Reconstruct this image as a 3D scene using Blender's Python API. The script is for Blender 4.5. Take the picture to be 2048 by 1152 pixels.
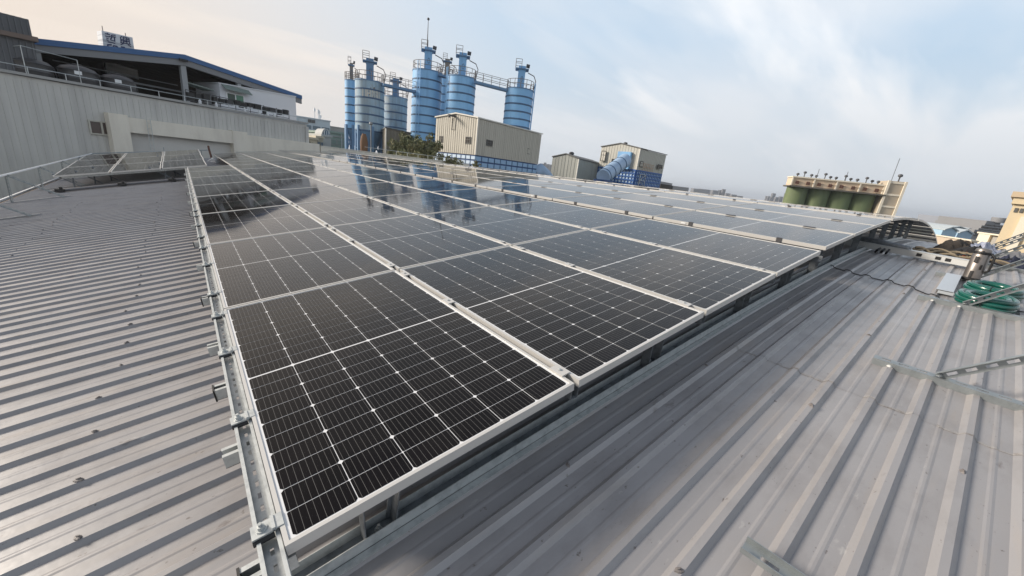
import bpy, bmesh, math, random
import numpy as np
from mathutils import Vector, Matrix, noise
random.seed(7)
for o in list(bpy.data.objects): bpy.data.objects.remove(o)
S = bpy.context.scene
COL = S.collection

# ------------------------------------------------------------------ camera
FPX = 770.63
YAW, PITCH, ROLL = 0.7153, -0.2928, 0.1157
CAM = np.array([-0.0999, -0.8494, 0.9409])
cy, sy, cp, sp = math.cos(YAW), math.sin(YAW), math.cos(PITCH), math.sin(PITCH)
FW = np.array([sy*cp, cy*cp, sp]); RT = np.array([cy, -sy, 0.]); UP = np.cross(RT, FW)
cr, sr = math.cos(ROLL), math.sin(ROLL)
RT, UP = cr*RT + sr*UP, -sr*RT + cr*UP
cd = bpy.data.cameras.new('camera'); cam = bpy.data.objects.new('camera', cd); COL.objects.link(cam)
cd.sensor_fit = 'HORIZONTAL'; cd.sensor_width = 36; cd.lens = 36*FPX/2048
cd.clip_start = 0.02; cd.clip_end = 9000
cam.matrix_world = Matrix(((RT[0], UP[0], -FW[0], CAM[0]), (RT[1], UP[1], -FW[1], CAM[1]), (RT[2], UP[2], -FW[2], CAM[2]), (0, 0, 0, 1)))
S.camera = cam

HAZE = .00035
# ------------------------------------------------------------------ light
SUN_AZ, SUN_EL = math.radians(-44), math.radians(24)     # azimuth from +Y towards +X
sd = np.array([math.sin(SUN_AZ)*math.cos(SUN_EL), math.cos(SUN_AZ)*math.cos(SUN_EL), math.sin(SUN_EL)])
ld = bpy.data.lights.new('sun', 'SUN'); ld.energy = 3.9; ld.angle = math.radians(15); ld.color = (1, .90, .78)
sun = bpy.data.objects.new('sun', ld); COL.objects.link(sun); sun.location = (0, 0, 60)
sun.rotation_euler = Vector(-sd).to_track_quat('-Z', 'Y').to_euler()

def N(nt, typ, **kw):
    n = nt.nodes.new(typ)
    for k, v in kw.items():
        if k == 'inp':
            for i, x in v.items(): n.inputs[i].default_value = x
        else: setattr(n, k, v)
    return n

W = bpy.data.worlds.new('World'); S.world = W; W.use_nodes = True
nt = W.node_tree; nt.nodes.clear(); L = nt.links.new
tc = N(nt, 'ShaderNodeTexCoord')
sky = N(nt, 'ShaderNodeTexSky', sky_type='NISHITA', sun_disc=False, sun_elevation=SUN_EL, sun_rotation=SUN_AZ % (2*math.pi), air_density=1.3, dust_density=2.0, ozone_density=1.0)
sep = N(nt, 'ShaderNodeSeparateXYZ'); L(tc.outputs['Generated'], sep.inputs[0])
def math_(op, a, b=None, c=None, clamp=False):
    n = N(nt, 'ShaderNodeMath', operation=op, use_clamp=clamp)
    for i, v in enumerate((a, b, c)):
        if v is None: continue
        if hasattr(v, 'is_linked'): L(v, n.inputs[i])
        else: n.inputs[i].default_value = v
    return n.outputs[0]
def mixc(f, a, b):
    n = N(nt, 'ShaderNodeMix', data_type='RGBA')
    for k, v in ((0, f), (6, a), (7, b)):
        if hasattr(v, 'is_linked'): L(v, n.inputs[k])
        else: n.inputs[k].default_value = v if k == 0 else (*v, 1)
    return n.outputs[2]
def ramp(v, stops):
    n = N(nt, 'ShaderNodeValToRGB'); e = n.color_ramp.elements
    e[0].position, e[0].color = stops[0][0], (stops[0][1],)*3+(1,)
    e[1].position, e[1].color = stops[-1][0], (stops[-1][1],)*3+(1,)
    for p, c in stops[1:-1]:
        x = e.new(p); x.color = (c, c, c, 1)
    L(v, n.inputs[0]); return n.outputs[0]
el = sep.outputs[2]
# project the view direction on a flat cloud layer: streaks get longer towards the horizon
zc = math_('MAXIMUM', math_('ADD', el, .16), .05)
u_ = math_('DIVIDE', sep.outputs[0], zc); v_ = math_('DIVIDE', sep.outputs[1], zc)
comb = N(nt, 'ShaderNodeCombineXYZ'); L(u_, comb.inputs[0]); L(v_, comb.inputs[1])
mp = N(nt, 'ShaderNodeMapping'); mp.inputs['Rotation'].default_value = (0, 0, math.radians(28)); mp.inputs['Scale'].default_value = (.42, .95, 1); mp.inputs['Location'].default_value = (3.1, 1.7, 0)
L(comb.outputs[0], mp.inputs[0])
n1 = N(nt, 'ShaderNodeTexNoise', inp={'Scale': 1.0, 'Detail': 6, 'Roughness': .5, 'Distortion': .3}); L(mp.outputs[0], n1.inputs[0])
mp2 = N(nt, 'ShaderNodeMapping'); mp2.inputs['Location'].default_value = (7.3, 4.2, 2); mp2.inputs['Rotation'].default_value = (0, 0, math.radians(35)); mp2.inputs['Scale'].default_value = (.5, 1.9, 1)
L(comb.outputs[0], mp2.inputs[0])
n2 = N(nt, 'ShaderNodeTexNoise', inp={'Scale': 1.1, 'Detail': 5, 'Roughness': .5, 'Distortion': .3}); L(mp2.outputs[0], n2.inputs[0])
dt = N(nt, 'ShaderNodeVectorMath', operation='DOT_PRODUCT'); L(tc.outputs['Generated'], dt.inputs[0]); dt.inputs[1].default_value = tuple(sd)
sunprox = math_('MAXIMUM', dt.outputs['Value'], 0.0)
warm = ramp(sunprox, [(.12, 0), (.52, .55), (.82, 1)])
gap = mixc(.8, sky.outputs[0], (4.2, 5.5, 6.9))
cloud = mixc(warm, (6.4, 6.7, 7.1), (6.8, 5.9, 5.1))
m1 = ramp(n1.outputs[0], [(.36, 0), (.62, 1)])
base = mixc(math_('MAXIMUM', math_('MULTIPLY', m1, .9), math_('MULTIPLY', warm, .92)), gap, cloud)
m2 = ramp(n2.outputs[0], [(.47, 0), (.63, 1)])
base = mixc(m2, base, mixc(warm, (7.4, 7.55, 7.75), (7.3, 6.6, 5.9)))
hz = ramp(el, [(0.0, 1), (.10, .8), (.30, 0)])
base = mixc(hz, base, mixc(warm, (5.15, 5.45, 5.8), (6.3, 5.4, 4.6)))
low = ramp(math_('MULTIPLY', el, -1.0), [(0.01, 0), (.12, 1)])
base = mixc(low, base, (2.2, 2.2, 2.3))
zen = ramp(el, [(.40, 0), (.80, .9)])
base = mixc(zen, base, mixc(.5, sky.outputs[0], mixc(warm, (2.0, 2.6, 3.4), (3.0, 2.6, 2.35))))
bg = N(nt, 'ShaderNodeBackground', inp={'Strength': .1}); L(base, bg.inputs[0])
wo = N(nt, 'ShaderNodeOutputWorld'); L(bg.outputs[0], wo.inputs[0])

S.view_settings.view_transform = 'Standard'; S.view_settings.look = 'None'
S.view_settings.exposure = 0.46; S.view_settings.gamma = 1.0; S.view_settings.use_curve_mapping = False
S.render.engine = 'CYCLES'
S.cycles.max_bounces = 6; S.cycles.diffuse_bounces = 3; S.cycles.glossy_bounces = 4; S.cycles.transparent_max_bounces = 6
S.cycles.caustics_reflective = False; S.cycles.caustics_refractive = False
S.cycles.use_denoising = True

# ------------------------------------------------------------------ helpers
def ray(x, y):
    d = FW*FPX + RT*(x-1024) - UP*(y-576); return d/np.linalg.norm(d)
def dep(x, y, D):                         # the point seen at photo pixel (x,y), D metres in front of the camera
    d = ray(x, y); return CAM + d*D/(d@FW)
def onplane(x, y, O, n):
    d = ray(x, y); return CAM + d*(((O-CAM)@n)/(d@n))

def mat(name, col, rough=.6, metal=0., spec=.5, bump=None, dirt=None, coat=0., streak=None, vary=0., objco=True):
    """col base colour; dirt=(colour, scale, lo, hi); bump=(scale, strength); streak=(colour, scale vec, lo, hi)"""
    m = bpy.data.materials.new(name); m.use_nodes = True
    t = m.node_tree; b = t.nodes['Principled BSDF']
    b.inputs['Roughness'].default_value = rough; b.inputs['Metallic'].default_value = metal
    b.inputs['Specular IOR Level'].default_value = spec
    b.inputs['Base Color'].default_value = (*col, 1)
    if coat: b.inputs['Coat Weight'].default_value = coat; b.inputs['Coat Roughness'].default_value = .1
    cur = None
    geo = N(t, 'ShaderNodeNewGeometry')
    if vary:
        nz = N(t, 'ShaderNodeTexNoise', inp={'Scale': 1.3, 'Detail': 5, 'Roughness': .6}); t.links.new(geo.outputs['Position'], nz.inputs[0])
        mx = N(t, 'ShaderNodeMix', data_type='RGBA'); t.links.new(nz.outputs[0], mx.inputs[0])
        mx.inputs[6].default_value = (*[c*(1-vary) for c in col], 1); mx.inputs[7].default_value = (*[min(1, c*(1+vary)) for c in col], 1)
        cur = mx.outputs[2]
    for d, vec in ((dirt, None), (streak, 1)):
        if not d: continue
        nz = N(t, 'ShaderNodeTexNoise', inp={'Detail': 7, 'Roughness': .65})
        if vec:
            mpp = N(t, 'ShaderNodeMapping'); mpp.inputs['Scale'].default_value = d[1]
            t.links.new(geo.outputs['Position'], mpp.inputs[0]); t.links.new(mpp.outputs[0], nz.inputs[0]); nz.inputs['Scale'].default_value = 1
        else:
            t.links.new(geo.outputs['Position'], nz.inputs[0]); nz.inputs['Scale'].default_value = d[1]
        rp = N(t, 'ShaderNodeMapRange', inp={1: d[2], 2: d[3]}); t.links.new(nz.outputs[0], rp.inputs[0])
        mx = N(t, 'ShaderNodeMix', data_type='RGBA'); t.links.new(rp.outputs[0], mx.inputs[0])
        if cur is not None: t.links.new(cur, mx.inputs[6])
        else: mx.inputs[6].default_value = (*col, 1)
        mx.inputs[7].default_value = (*d[0], 1); cur = mx.outputs[2]
    if cur is not None: t.links.new(cur, b.inputs['Base Color'])
    if bump:
        nz = N(t, 'ShaderNodeTexNoise', inp={'Scale': bump[0], 'Detail': 4}); t.links.new(geo.outputs['Position'], nz.inputs[0])
        bp = N(t, 'ShaderNodeBump', inp={'Strength': bump[1], 'Distance': .01}); t.links.new(nz.outputs[0], bp.inputs['Height']); t.links.new(bp.outputs[0], b.inputs['Normal'])
    return m

class MB:
    def __init__(s): s.v = []; s.f = []; s.uv = []
    def add(s, vs, fs):
        o = len(s.v); s.v += [tuple(map(float, p)) for p in vs]; s.f += [tuple(i+o for i in f) for f in fs]; return s
    def box(s, c, sz, ax=None):            # centre, full size, axes (3 vectors)
        c = np.array(c, float); ax = np.eye(3) if ax is None else np.array(ax, float)
        h = np.array(sz)/2
        vs = [c + ax[0]*h[0]*i + ax[1]*h[1]*j + ax[2]*h[2]*k for k in (-1, 1) for j in (-1, 1) for i in (-1, 1)]
        return s.add(vs, [(0, 2, 3, 1), (4, 5, 7, 6), (0, 1, 5, 4), (2, 6, 7, 3), (0, 4, 6, 2), (1, 3, 7, 5)])
    def bar(s, a, b, w, h, up=(0, 0, 1)):  # rectangular bar between two points
        a = np.array(a, float); b = np.array(b, float); d = b-a; l = np.linalg.norm(d); d /= l
        up = np.array(up, float)
        if abs(d@up) > .97: up = np.array([1., 0, 0])
        r = np.cross(d, up); r /= np.linalg.norm(r); u = np.cross(r, d)
        return s.box((a+b)/2, (l, w, h), (d, r, u))
    def tube(s, pts, r, n=8, cap=True, rs=None):
        pts = [np.array(p, float) for p in pts]; o = len(s.v); m = len(pts); vs = []
        pu = None
        for i, p in enumerate(pts):
            d = pts[min(i+1, m-1)]-pts[max(i-1, 0)]; d /= (np.linalg.norm(d)+1e-12)
            if pu is None:
                pu = np.array([0, 0, 1.]) if abs(d[2]) < .9 else np.array([1., 0, 0])
            a = np.cross(d, pu); a /= np.linalg.norm(a); b = np.cross(a, d); pu = b
            rr = r if rs is None else rs[i]
            vs += [p + rr*(math.cos(2*math.pi*k/n)*a + math.sin(2*math.pi*k/n)*b) for k in range(n)]
        fs = [(i*n+k, i*n+(k+1) % n, (i+1)*n+(k+1) % n, (i+1)*n+k) for i in range(m-1) for k in range(n)]
        if cap: fs += [tuple(range(n))[::-1], tuple((m-1)*n+k for k in range(n))]
        return s.add(vs, fs)
    def lathe(s, c, prof, n=24):           # prof: list (r, z) about vertical axis at c
        c = np.array(c, float); vs = []
        for r, z in prof: vs += [c+np.array([r*math.cos(2*math.pi*k/n), r*math.sin(2*math.pi*k/n), z]) for k in range(n)]
        m = len(prof)
        fs = [(i*n+k, i*n+(k+1) % n, (i+1)*n+(k+1) % n, (i+1)*n+k) for i in range(m-1) for k in range(n)]
        fs += [tuple(range(n))[::-1], tuple((m-1)*n+k for k in range(n))]
        return s.add(vs, fs)
    def prism(s, poly, ext):               # planar polygon (3-D points) extruded along a vector
        poly = [np.array(p, float) for p in poly]; e = np.array(ext, float); n = len(poly)
        vs = poly + [p+e for p in poly]
        return s.add(vs, [tuple(range(n))[::-1], tuple(range(n, 2*n))] + [(i, (i+1) % n, n+(i+1) % n, n+i) for i in range(n)])
    def quad(s, a, b, c, d): return s.add([a, b, c, d], [(0, 1, 2, 3)])
    def mesh(s, name, m, smooth=False, off=None):
        me = bpy.data.meshes.new(name)
        v = np.array(s.v) if off is None else np.array(s.v)-np.array(off)
        me.from_pydata(v.tolist(), [], s.f)
        if m: me.materials.append(m)
        if smooth:
            me.polygons.foreach_set('use_smooth', [True]*len(me.polygons))
            try: me.set_sharp_from_angle(angle=math.radians(38))
            except Exception: pass
        me.update(); return me

def fixn(me):
    b = bmesh.new(); b.from_mesh(me); bmesh.ops.recalc_face_normals(b, faces=b.faces); b.to_mesh(me); b.free(); return me
def link(name, data, parent=None):
    o = bpy.data.objects.new(name, data); COL.objects.link(o)
    if parent is not None: o.parent = parent
    return o
def tag(o, label=None, cat=None, group=None, kind=None):
    for k, v in (('label', label), ('category', cat), ('group', group), ('kind', kind)):
        if v: o[k] = v
    return o
def thing(name, loc, label, cat, group=None):
    o = link(name, None); o.location = tuple(map(float, loc)); o.empty_display_size = .1; return tag(o, label, cat, group)
def wloc(o):
    p = np.array(o.location)
    while o.parent is not None: o = o.parent; p = p+np.array(o.location)
    return p
def part(name, mb, m, parent, smooth=False, kind=None, label=None):       # mb in world coordinates
    o = link(name, fixn(mb.mesh(name, m, smooth, wloc(parent))), parent)
    if kind: o['kind'] = kind
    if label: o['label'] = label
    return o
def solo(name, mb, m, label, cat, group=None, smooth=False, kind=None, loc=None):
    loc = np.array(loc if loc is not None else np.mean(mb.v, 0), float)
    o = link(name, fixn(mb.mesh(name, m, smooth, loc))); o.location = tuple(loc); return tag(o, label, cat, group, kind)
def copy_tree(o, parent=None):
    c = o.copy(); COL.objects.link(c)
    if parent is not None: c.parent = parent
    for ch in list(o.children): copy_tree(ch, c)
    return c
def setmat(o, m):
    o.data = o.data.copy(); o.data.materials.clear(); o.data.materials.append(m)
ORD = 'zeroth first second third fourth fifth sixth seventh eighth ninth tenth eleventh twelfth thirteenth fourteenth fifteenth sixteenth seventeenth eighteenth nineteenth twentieth'.split()
def ordw(i):
    if i <= 20: return ORD[i]
    return {2: 'twenty', 3: 'thirty', 4: 'forty'}[i//10] + ('-'+ORD[i % 10] if i % 10 else '')

# ------------------------------------------------------------------ materials
M = {}
M['alu'] = mat('anodised_aluminium', (.54, .53, .51), .42, .15)
M['galv'] = mat('galvanised_steel', (.52, .545, .545), .45, .45, dirt=((.36, .385, .39), 28, .45, .7))
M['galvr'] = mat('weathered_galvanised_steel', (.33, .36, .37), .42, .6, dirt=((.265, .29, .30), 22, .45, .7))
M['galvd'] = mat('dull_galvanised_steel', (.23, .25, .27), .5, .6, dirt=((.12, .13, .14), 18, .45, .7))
M['black'] = mat('black_rubber', (.012, .012, .013), .5)
M['dkgrey'] = mat('dark_grey', (.06, .06, .065), .6)
M['white'] = mat('white_paint', (.74, .75, .76), .5, vary=.06)
M['sheet'] = mat('backsheet_glass', (.70, .71, .72), .07, spec=.5)

def roof_mat():
    m = mat('painted_roof_steel', (.288, .281, .287), .42, .0, .55, vary=.08)
    t = m.node_tree; b = t.nodes['Principled BSDF']; g = N(t, 'ShaderNodeNewGeometry')
    src = b.inputs['Base Color'].links[0].from_socket
    def layer(src, scale, rot, lo, hi, colr, detail=6, amt=1.):
        mpp = N(t, 'ShaderNodeMapping'); mpp.inputs['Scale'].default_value = scale
        t.links.new(g.outputs['Position'], mpp.inputs[0])
        nz = N(t, 'ShaderNodeTexNoise', inp={'Scale': 1, 'Detail': detail, 'Roughness': .65}); t.links.new(mpp.outputs[0], nz.inputs[0])
        rp = N(t, 'ShaderNodeMapRange', inp={1: lo, 2: hi, 3: 0, 4: amt}); t.links.new(nz.outputs[0], rp.inputs[0])
        mx = N(t, 'ShaderNodeMix', data_type='RGBA'); t.links.new(rp.outputs[0], mx.inputs[0]); t.links.new(src, mx.inputs[6]); mx.inputs[7].default_value = (*colr, 1)
        return mx.outputs[2]
    src = layer(src, (.55, 9, 9), 0, .52, .75, (.33, .285, .245), amt=.5)         # tan run-off dust along the ribs
    src = layer(src, (2.2, 5, 5), 0, .48, .72, (.205, .195, .195), amt=.8)           # grey grime
    src = layer(src, (26, 40, 40), 0, .67, .74, (.10, .08, .07), 3, .8)          # specks
    src = layer(src, (4, 9, 9), 0, .65, .74, (.12, .10, .095), 8, .8)            # scuffs
    src = layer(src, (6, 14, 14), 0, .66, .74, (.52, .51, .49), 8, .5)           # pale scratches
    t.links.new(src, b.inputs['Base Color'])
    nz = N(t, 'ShaderNodeTexNoise', inp={'Scale': 5, 'Detail': 5}); t.links.new(g.outputs['Position'], nz.inputs[0])
    rr = N(t, 'ShaderNodeMapRange', inp={1: .3, 2: .7, 3: .30, 4: .46}); t.links.new(nz.outputs[0], rr.inputs[0]); t.links.new(rr.outputs[0], b.inputs['Roughness'])
    nz2 = N(t, 'ShaderNodeTexNoise', inp={'Scale': 9, 'Detail': 3}); t.links.new(g.outputs['Position'], nz2.inputs[0])
    bp = N(t, 'ShaderNodeBump', inp={'Strength': .18, 'Distance': .01}); t.links.new(nz2.outputs[0], bp.inputs['Height']); t.links.new(bp.outputs[0], b.inputs['Normal'])
    return m
M['roof'] = roof_mat()

def cell_mat():
    m = bpy.data.materials.new('solar_cell'); m.use_nodes = True; t = m.node_tree; b = t.nodes['Principled BSDF']
    uv = N(t, 'ShaderNodeUVMap'); sx = N(t, 'ShaderNodeSeparateXYZ'); t.links.new(uv.outputs[0], sx.inputs[0])
    def mth(op, a, v):
        n = N(t, 'ShaderNodeMath', operation=op); t.links.new(a, n.inputs[0]); n.inputs[1].default_value = v; return n.outputs[0]
    fr = mth('FRACT', mth('MULTIPLY', sx.outputs[0], 9.0), 0)
    ab = N(t, 'ShaderNodeMath', operation='ABSOLUTE'); t.links.new(mth('SUBTRACT', fr, .5), ab.inputs[0])
    bus = mth('LESS_THAN', ab.outputs[0], .036)
    g = N(t, 'ShaderNodeNewGeometry'); nz = N(t, 'ShaderNodeTexNoise', inp={'Scale': 1.6, 'Detail': 3}); t.links.new(g.outputs['Position'], nz.inputs[0])
    base = N(t, 'ShaderNodeMix', data_type='RGBA'); t.links.new(nz.outputs[0], base.inputs[0]); base.inputs[6].default_value = (.0018, .0014, .002, 1); base.inputs[7].default_value = (.0042, .0034, .004, 1)
    oi = N(t, 'ShaderNodeObjectInfo'); ad = N(t, 'ShaderNodeMath', operation='MULTIPLY_ADD', inp={1: .9, 2: -.45}); t.links.new(oi.outputs['Random'], ad.inputs[0]); a2_ = N(t, 'ShaderNodeMath', operation='ADD', use_clamp=True); t.links.new(ad.outputs[0], a2_.inputs[0]); t.links.new(nz.outputs[0], a2_.inputs[1]); t.links.new(a2_.outputs[0], base.inputs[0])
    rg_ = N(t, 'ShaderNodeMapRange', inp={1: 0, 2: 1, 3: .035, 4: .075}); t.links.new(oi.outputs['Random'], rg_.inputs[0]); t.links.new(rg_.outputs[0], b.inputs['Roughness'])
    mx = N(t, 'ShaderNodeMix', data_type='RGBA'); t.links.new(bus, mx.inputs[0]); t.links.new(base.outputs[2], mx.inputs[6]); mx.inputs[7].default_value = (.10, .097, .094, 1)
    # thin dust film on the glass
    nd = N(t, 'ShaderNodeTexNoise', inp={'Scale': 3.5, 'Detail': 8, 'Roughness': .7}); t.links.new(g.outputs['Position'], nd.inputs[0])
    rd = N(t, 'ShaderNodeMapRange', inp={1: .48, 2: .78, 3: .0, 4: .010}); t.links.new(nd.outputs[0], rd.inputs[0])
    m2 = N(t, 'ShaderNodeMix', data_type='RGBA'); t.links.new(rd.outputs[0], m2.inputs[0]); t.links.new(mx.outputs[2], m2.inputs[6]); m2.inputs[7].default_value = (.5, .44, .38, 1)
    t.links.new(m2.outputs[2], b.inputs['Base Color'])
    b.inputs['Roughness'].default_value = .05; b.inputs['IOR'].default_value = 1.27; b.inputs['Sheen Weight'].default_value = .02; b.inputs['Sheen Roughness'].default_value = .45; b.inputs['Sheen Tint'].default_value = (.82, .80, .78, 1); b.inputs['Specular IOR Level'].default_value = .5
    return m
M['cell'] = cell_mat()

# ------------------------------------------------------------------ the roof we stand on
ARCH_Z, ARCH_R, ARCH_X = .5, 60.0, 10.0
def rz(x): return ARCH_Z - (x-ARCH_X)**2/(2*ARCH_R)
def rn(x):
    n = np.array([(x-ARCH_X)/ARCH_R, 0, 1.]); return n/np.linalg.norm(n)
def rt(x):
    n = rn(x); return np.array([n[2], 0, -n[0]])
def rp(x, y, h=0): return np.array([x, y, rz(x)]) + rn(x)*h
def onroof(px, py, off=0.):
    d = ray(px, py); t = np.linspace(.3, 60, 30000); P = CAM+t[:, None]*d
    return P[int(np.argmax(P[:, 2]-(ARCH_Z-(P[:, 0]-ARCH_X)**2/(2*ARCH_R))-off < 0))]
RIB_H = .018
def profile(y0, y1):
    pts = []
    k0 = int(math.floor((y0-.43)/(1/3)))-1
    for k in range(k0, k0+int((y1-y0)*3)+4):
        for c in (.43+k/3, .43+k/3+.160):
            pts += [(c-.027, 0), (c-.011, RIB_H), (c+.011, RIB_H), (c+.031, 0)]
            nx = .160 if abs((c-.43)*3-round((c-.43)*3)) < .05 else .1733
            mid = c+nx/2
            pts += [(mid-.012, 0), (mid-.004, .002), (mid+.004, .002), (mid+.012, 0)]
    pts = [p for p in pts if y0-1e-6 <= p[0] <= y1+1e-6]
    return pts
ROOF = tag(link('roof', None), kind='structure')
def sheet_mesh(xa, xb, y0, y1, lift, step=.3):
    xs = np.linspace(xa, xb, max(2, int((xb-xa)/step)+1)); pr = profile(y0, y1); m = MB()
    vs = []
    for x in xs:
        n = rn(x)
        for (y, h) in pr: vs.append(np.array([x, y, rz(x)])+n*(h+lift))
    k = len(pr)
    m.add(vs, [(i*k+j, (i+1)*k+j, (i+1)*k+j+1, i*k+j+1) for i in range(len(xs)-1) for j in range(k-1)])
    return m.mesh('roof_sheet', M['roof'], False, (0, 0, 0))
Y0S = -2.3833                                   # sheet seams fall in the pans
def seam(j): return .43-.0867+ (j-3)*1.0        # j-th seam
LAP = 2.49
sh_a = sheet_mesh(-3.2, LAP+.08, seam(3), seam(4)+.045, 0.0); sh_b = sheet_mesh(LAP, 24.2, seam(3), seam(4)+.045, .0012)
for j in range(0, 31):
    ys = seam(j)
    if ys < 23.0:
        for me in (sh_a, sh_b):
            o = link('roof_sheet', me, ROOF); o.location = (0, ys-seam(3), random.uniform(0, .0006))
    else:
        xa = max(-3.2, (ys+1-25.6)/.423)
        if xa < 23:
            me = sheet_mesh(xa, 24.2, seam(3), seam(4)+.045, 0.001, .6)
            o = link('roof_sheet', me, ROOF); o.location = (0, ys-seam(3), 0)
# sealant smeared along the sheet lap, only in front of the panels
lapb = MB()
M['sealant'] = mat('grey_sealant', (.30, .29, .285), .7, bump=(40, .5), dirt=((.19, .175, .165), 30, .5, .65))
yy = -2.3
while yy < -.05:
    n = 14; w = random.uniform(.05, .16); pts = []
    for (y, h) in profile(yy, yy+w+.06):
        pts.append(rp(LAP-.006+random.uniform(-.008, .004), y, h+.0012)); 
    if len(pts) > 1:
        for a, b in zip(pts[:-1], pts[1:]):
            wa = random.uniform(.004, .022)
            lapb.prism([a, b, b+rt(LAP)*wa, a+rt(LAP)*wa*1.2], rn(LAP)*.001)
    yy += w+random.uniform(.03, .16)
part('sealant_strip', lapb, M['sealant'], ROOF, kind='stuff')
# fixing screws under dabs of sealant on the rib tops
db = MB(); db.lathe((0, 0, 0), [(.017, 0), (.015, .005), (.009, .008), (.006, .009), (.006, .014), (.0015, .0145)], 9)
for i in range(len(db.v)): 
    x, y, z = db.v[i]; db.v[i] = (x*1.25+.004*math.sin(7*y*60), y*.8, z)
dab_me = fixn(db.mesh('screw_dab', mat('dark_sealant', (.17, .155, .15), .6)))
ribs = sorted([.43+k/3+d for k in range(-8, 60) for d in (0, .16)])
cnt = 0
for i, c in enumerate(ribs):
    if c > 11: continue
    for xs in ((-.52, -1.75, -2.9) if i % 2 == 0 else ()) + ((.98, 2.15, 3.4, 4.75, 6.2) if (i % 3 == 1 and c < -.02) else ()):
        if xs > 0 and c > -.02: continue
        x = xs+random.uniform(-.035, .035)
        o = link('screw_dab', dab_me, ROOF); o.location = tuple(rp(x, c, RIB_H)); o.rotation_euler = (0, -math.atan2(rt(x)[2], rt(x)[0]), random.uniform(0, 6)); s_ = random.uniform(.5, .85); o.scale = (s_, s_, s_); cnt += 1
# gutter and flashing along the low eave
gt = MB()
for a in range(-3, 24, 3):
    gt.box((-3.26, a+1.5, rz(-3.2)-.10), (.12, 3.0, .14))
part('gutter', gt, mat('rusty_gutter', (.10, .075, .06), .7, dirt=((.20, .10, .05), 3, .5, .7)), ROOF)
fl = MB(); fl.box((-3.36, 10.5, rz(-3.2)-.05), (.035, 27, .10)); part('flashing', fl, M['white'], ROOF)

# ------------------------------------------------------------------ ground
GZ = -8.0
gm = MB(); gm.quad((-4000, -4000, GZ), (4000, -4000, GZ), (4000, 4000, GZ), (-4000, 4000, GZ))
tag(link('ground', gm.mesh('ground', mat('yard_ground', (.16, .155, .14), .9, dirt=((.09, .10, .07), .02, .45, .6))), None), kind='structure')

# ------------------------------------------------------------------ solar panels
PW, PL, PH, GX, GY = 1.038, 1.755, .035, .029, .021
PITCH_Y = PL+GY
def frame_mesh():
    m = MB(); w = .0115; lip = .0015
    for (x0, x1, y0, y1) in ((0, w, 0, PL), (PW-w, PW, 0, PL), (w, PW-w, 0, w), (w, PW-w, PL-w, PL)):
        m.box(((x0+x1)/2, (y0+y1)/2, -PH/2), (x1-x0, y1-y0, PH))
    me = fixn(m.mesh('frame', M['alu']))
    return me
FRAME = frame_mesh()
bs = MB(); bs.box((PW/2, PL/2, -.0065), (PW-.023, PL-.023, .005)); SHEET = fixn(bs.mesh('backsheet', M['sheet']))
CWX, CWY, GAPC, MIDG = .1637, .0832, .0024, .010
CX0 = (PW-(6*CWX+5*GAPC))/2; CY0 = (PL-(20*CWY+18*GAPC+MIDG))/2
def cell_pos():
    for j in range(20):
        y = CY0+j*(CWY+GAPC)+(MIDG-GAPC if j >= 10 else 0)
        for i in range(6): yield CX0+i*(CWX+GAPC), y, j
def cell_poly(ch=.0075):
    return [(ch, 0), (CWX-ch, 0), (CWX, ch), (CWX, CWY-ch*.35), (CWX-ch*.35, CWY), (ch*.35, CWY), (0, CWY-ch*.35), (0, ch)]
def cells_mesh(name, cells):
    vs, fs, uvs = [], [], []
    for (x, y, j) in cells:
        p = cell_poly(); 
        if j % 2: p = [(a, CWY-b) for a, b in p][::-1]
        o = len(vs); vs += [(x+a, y+b, 0) for a, b in p]; fs.append(tuple(range(o, o+8))); uvs += [(a/CWX, b/CWY) for a, b in p]
    me = bpy.data.meshes.new(name); me.from_pydata(vs, [], fs); me.materials.append(M['cell'])
    ul = me.uv_layers.new(name='UVMap'); ul.data.foreach_set('uv', [c for u in uvs for c in u]); me.update(); return me
CELL = [cells_mesh('cell', [(0, 0, 0)]), cells_mesh('cell', [(0, 0, 1)])]
GRID = cells_mesh('cell_grid', [(x, y, j) for x, y, j in cell_pos()])
GRID.name = 'cells'
CZ = -.0034
PANEL_N = 0
def panel(x, z, th, y, label, group, near):
    global PANEL_N
    r = link('solar_panel', None); r.location = (x, y, z); r.rotation_euler = (random.uniform(-.0011, .0011), -th+random.uniform(-.0011, .0011), 0)
    r.empty_display_size = .1; tag(r, label, 'solar panel', group)
    link('frame', FRAME, r); link('backsheet', SHEET, r)
    if near:
        for cx, cyy, j in cell_pos():
            c = link('cell', CELL[j % 2], r); c.location = (cx, cyy, CZ)
    else:
        c = link('cells', GRID, r); c.location = (0, 0, CZ); c['kind'] = 'stuff'
    PANEL_N += 1; return r
R_ = math.radians
COLS = []   # x, z, theta, rows
x, z = 0., 0.
for th, rows in ((8.818, 8), (7.98, 13), (7.466, 14), (6.70, 14)):
    t = R_(th); COLS.append((x, z, t, rows)); x += (PW+GX)*math.cos(t); z += (PW+GX)*math.sin(t)
COLS += [(4.335, .604, R_(5.5), 15), (5.395, .709, R_(5.0), 15), (6.45, .80, R_(4.4), 15)]
COLS += [(7.59, .897, R_(1.7), 16), (8.66, .927, R_(.6), 16), (9.73, .937, R_(-.2), 17)]
FARCOLS = [(10.87, .927, R_(-1.2)), (11.94, .902, R_(-2.3)), (13.01, .857, R_(-3.4)), (14.14, .785, R_(-4.4)), (15.2, .70, R_(-5.2)), (16.27, .60, R_(-6.0)), (17.4, .475, R_(-7.2)), (18.46, .34, R_(-8.2))]
NEAR = {(0, 0), (1, 0), (2, 0), (3, 0), (0, 1), (1, 1), (2, 1), (3, 1), (0, 2), (1, 2)}
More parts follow.
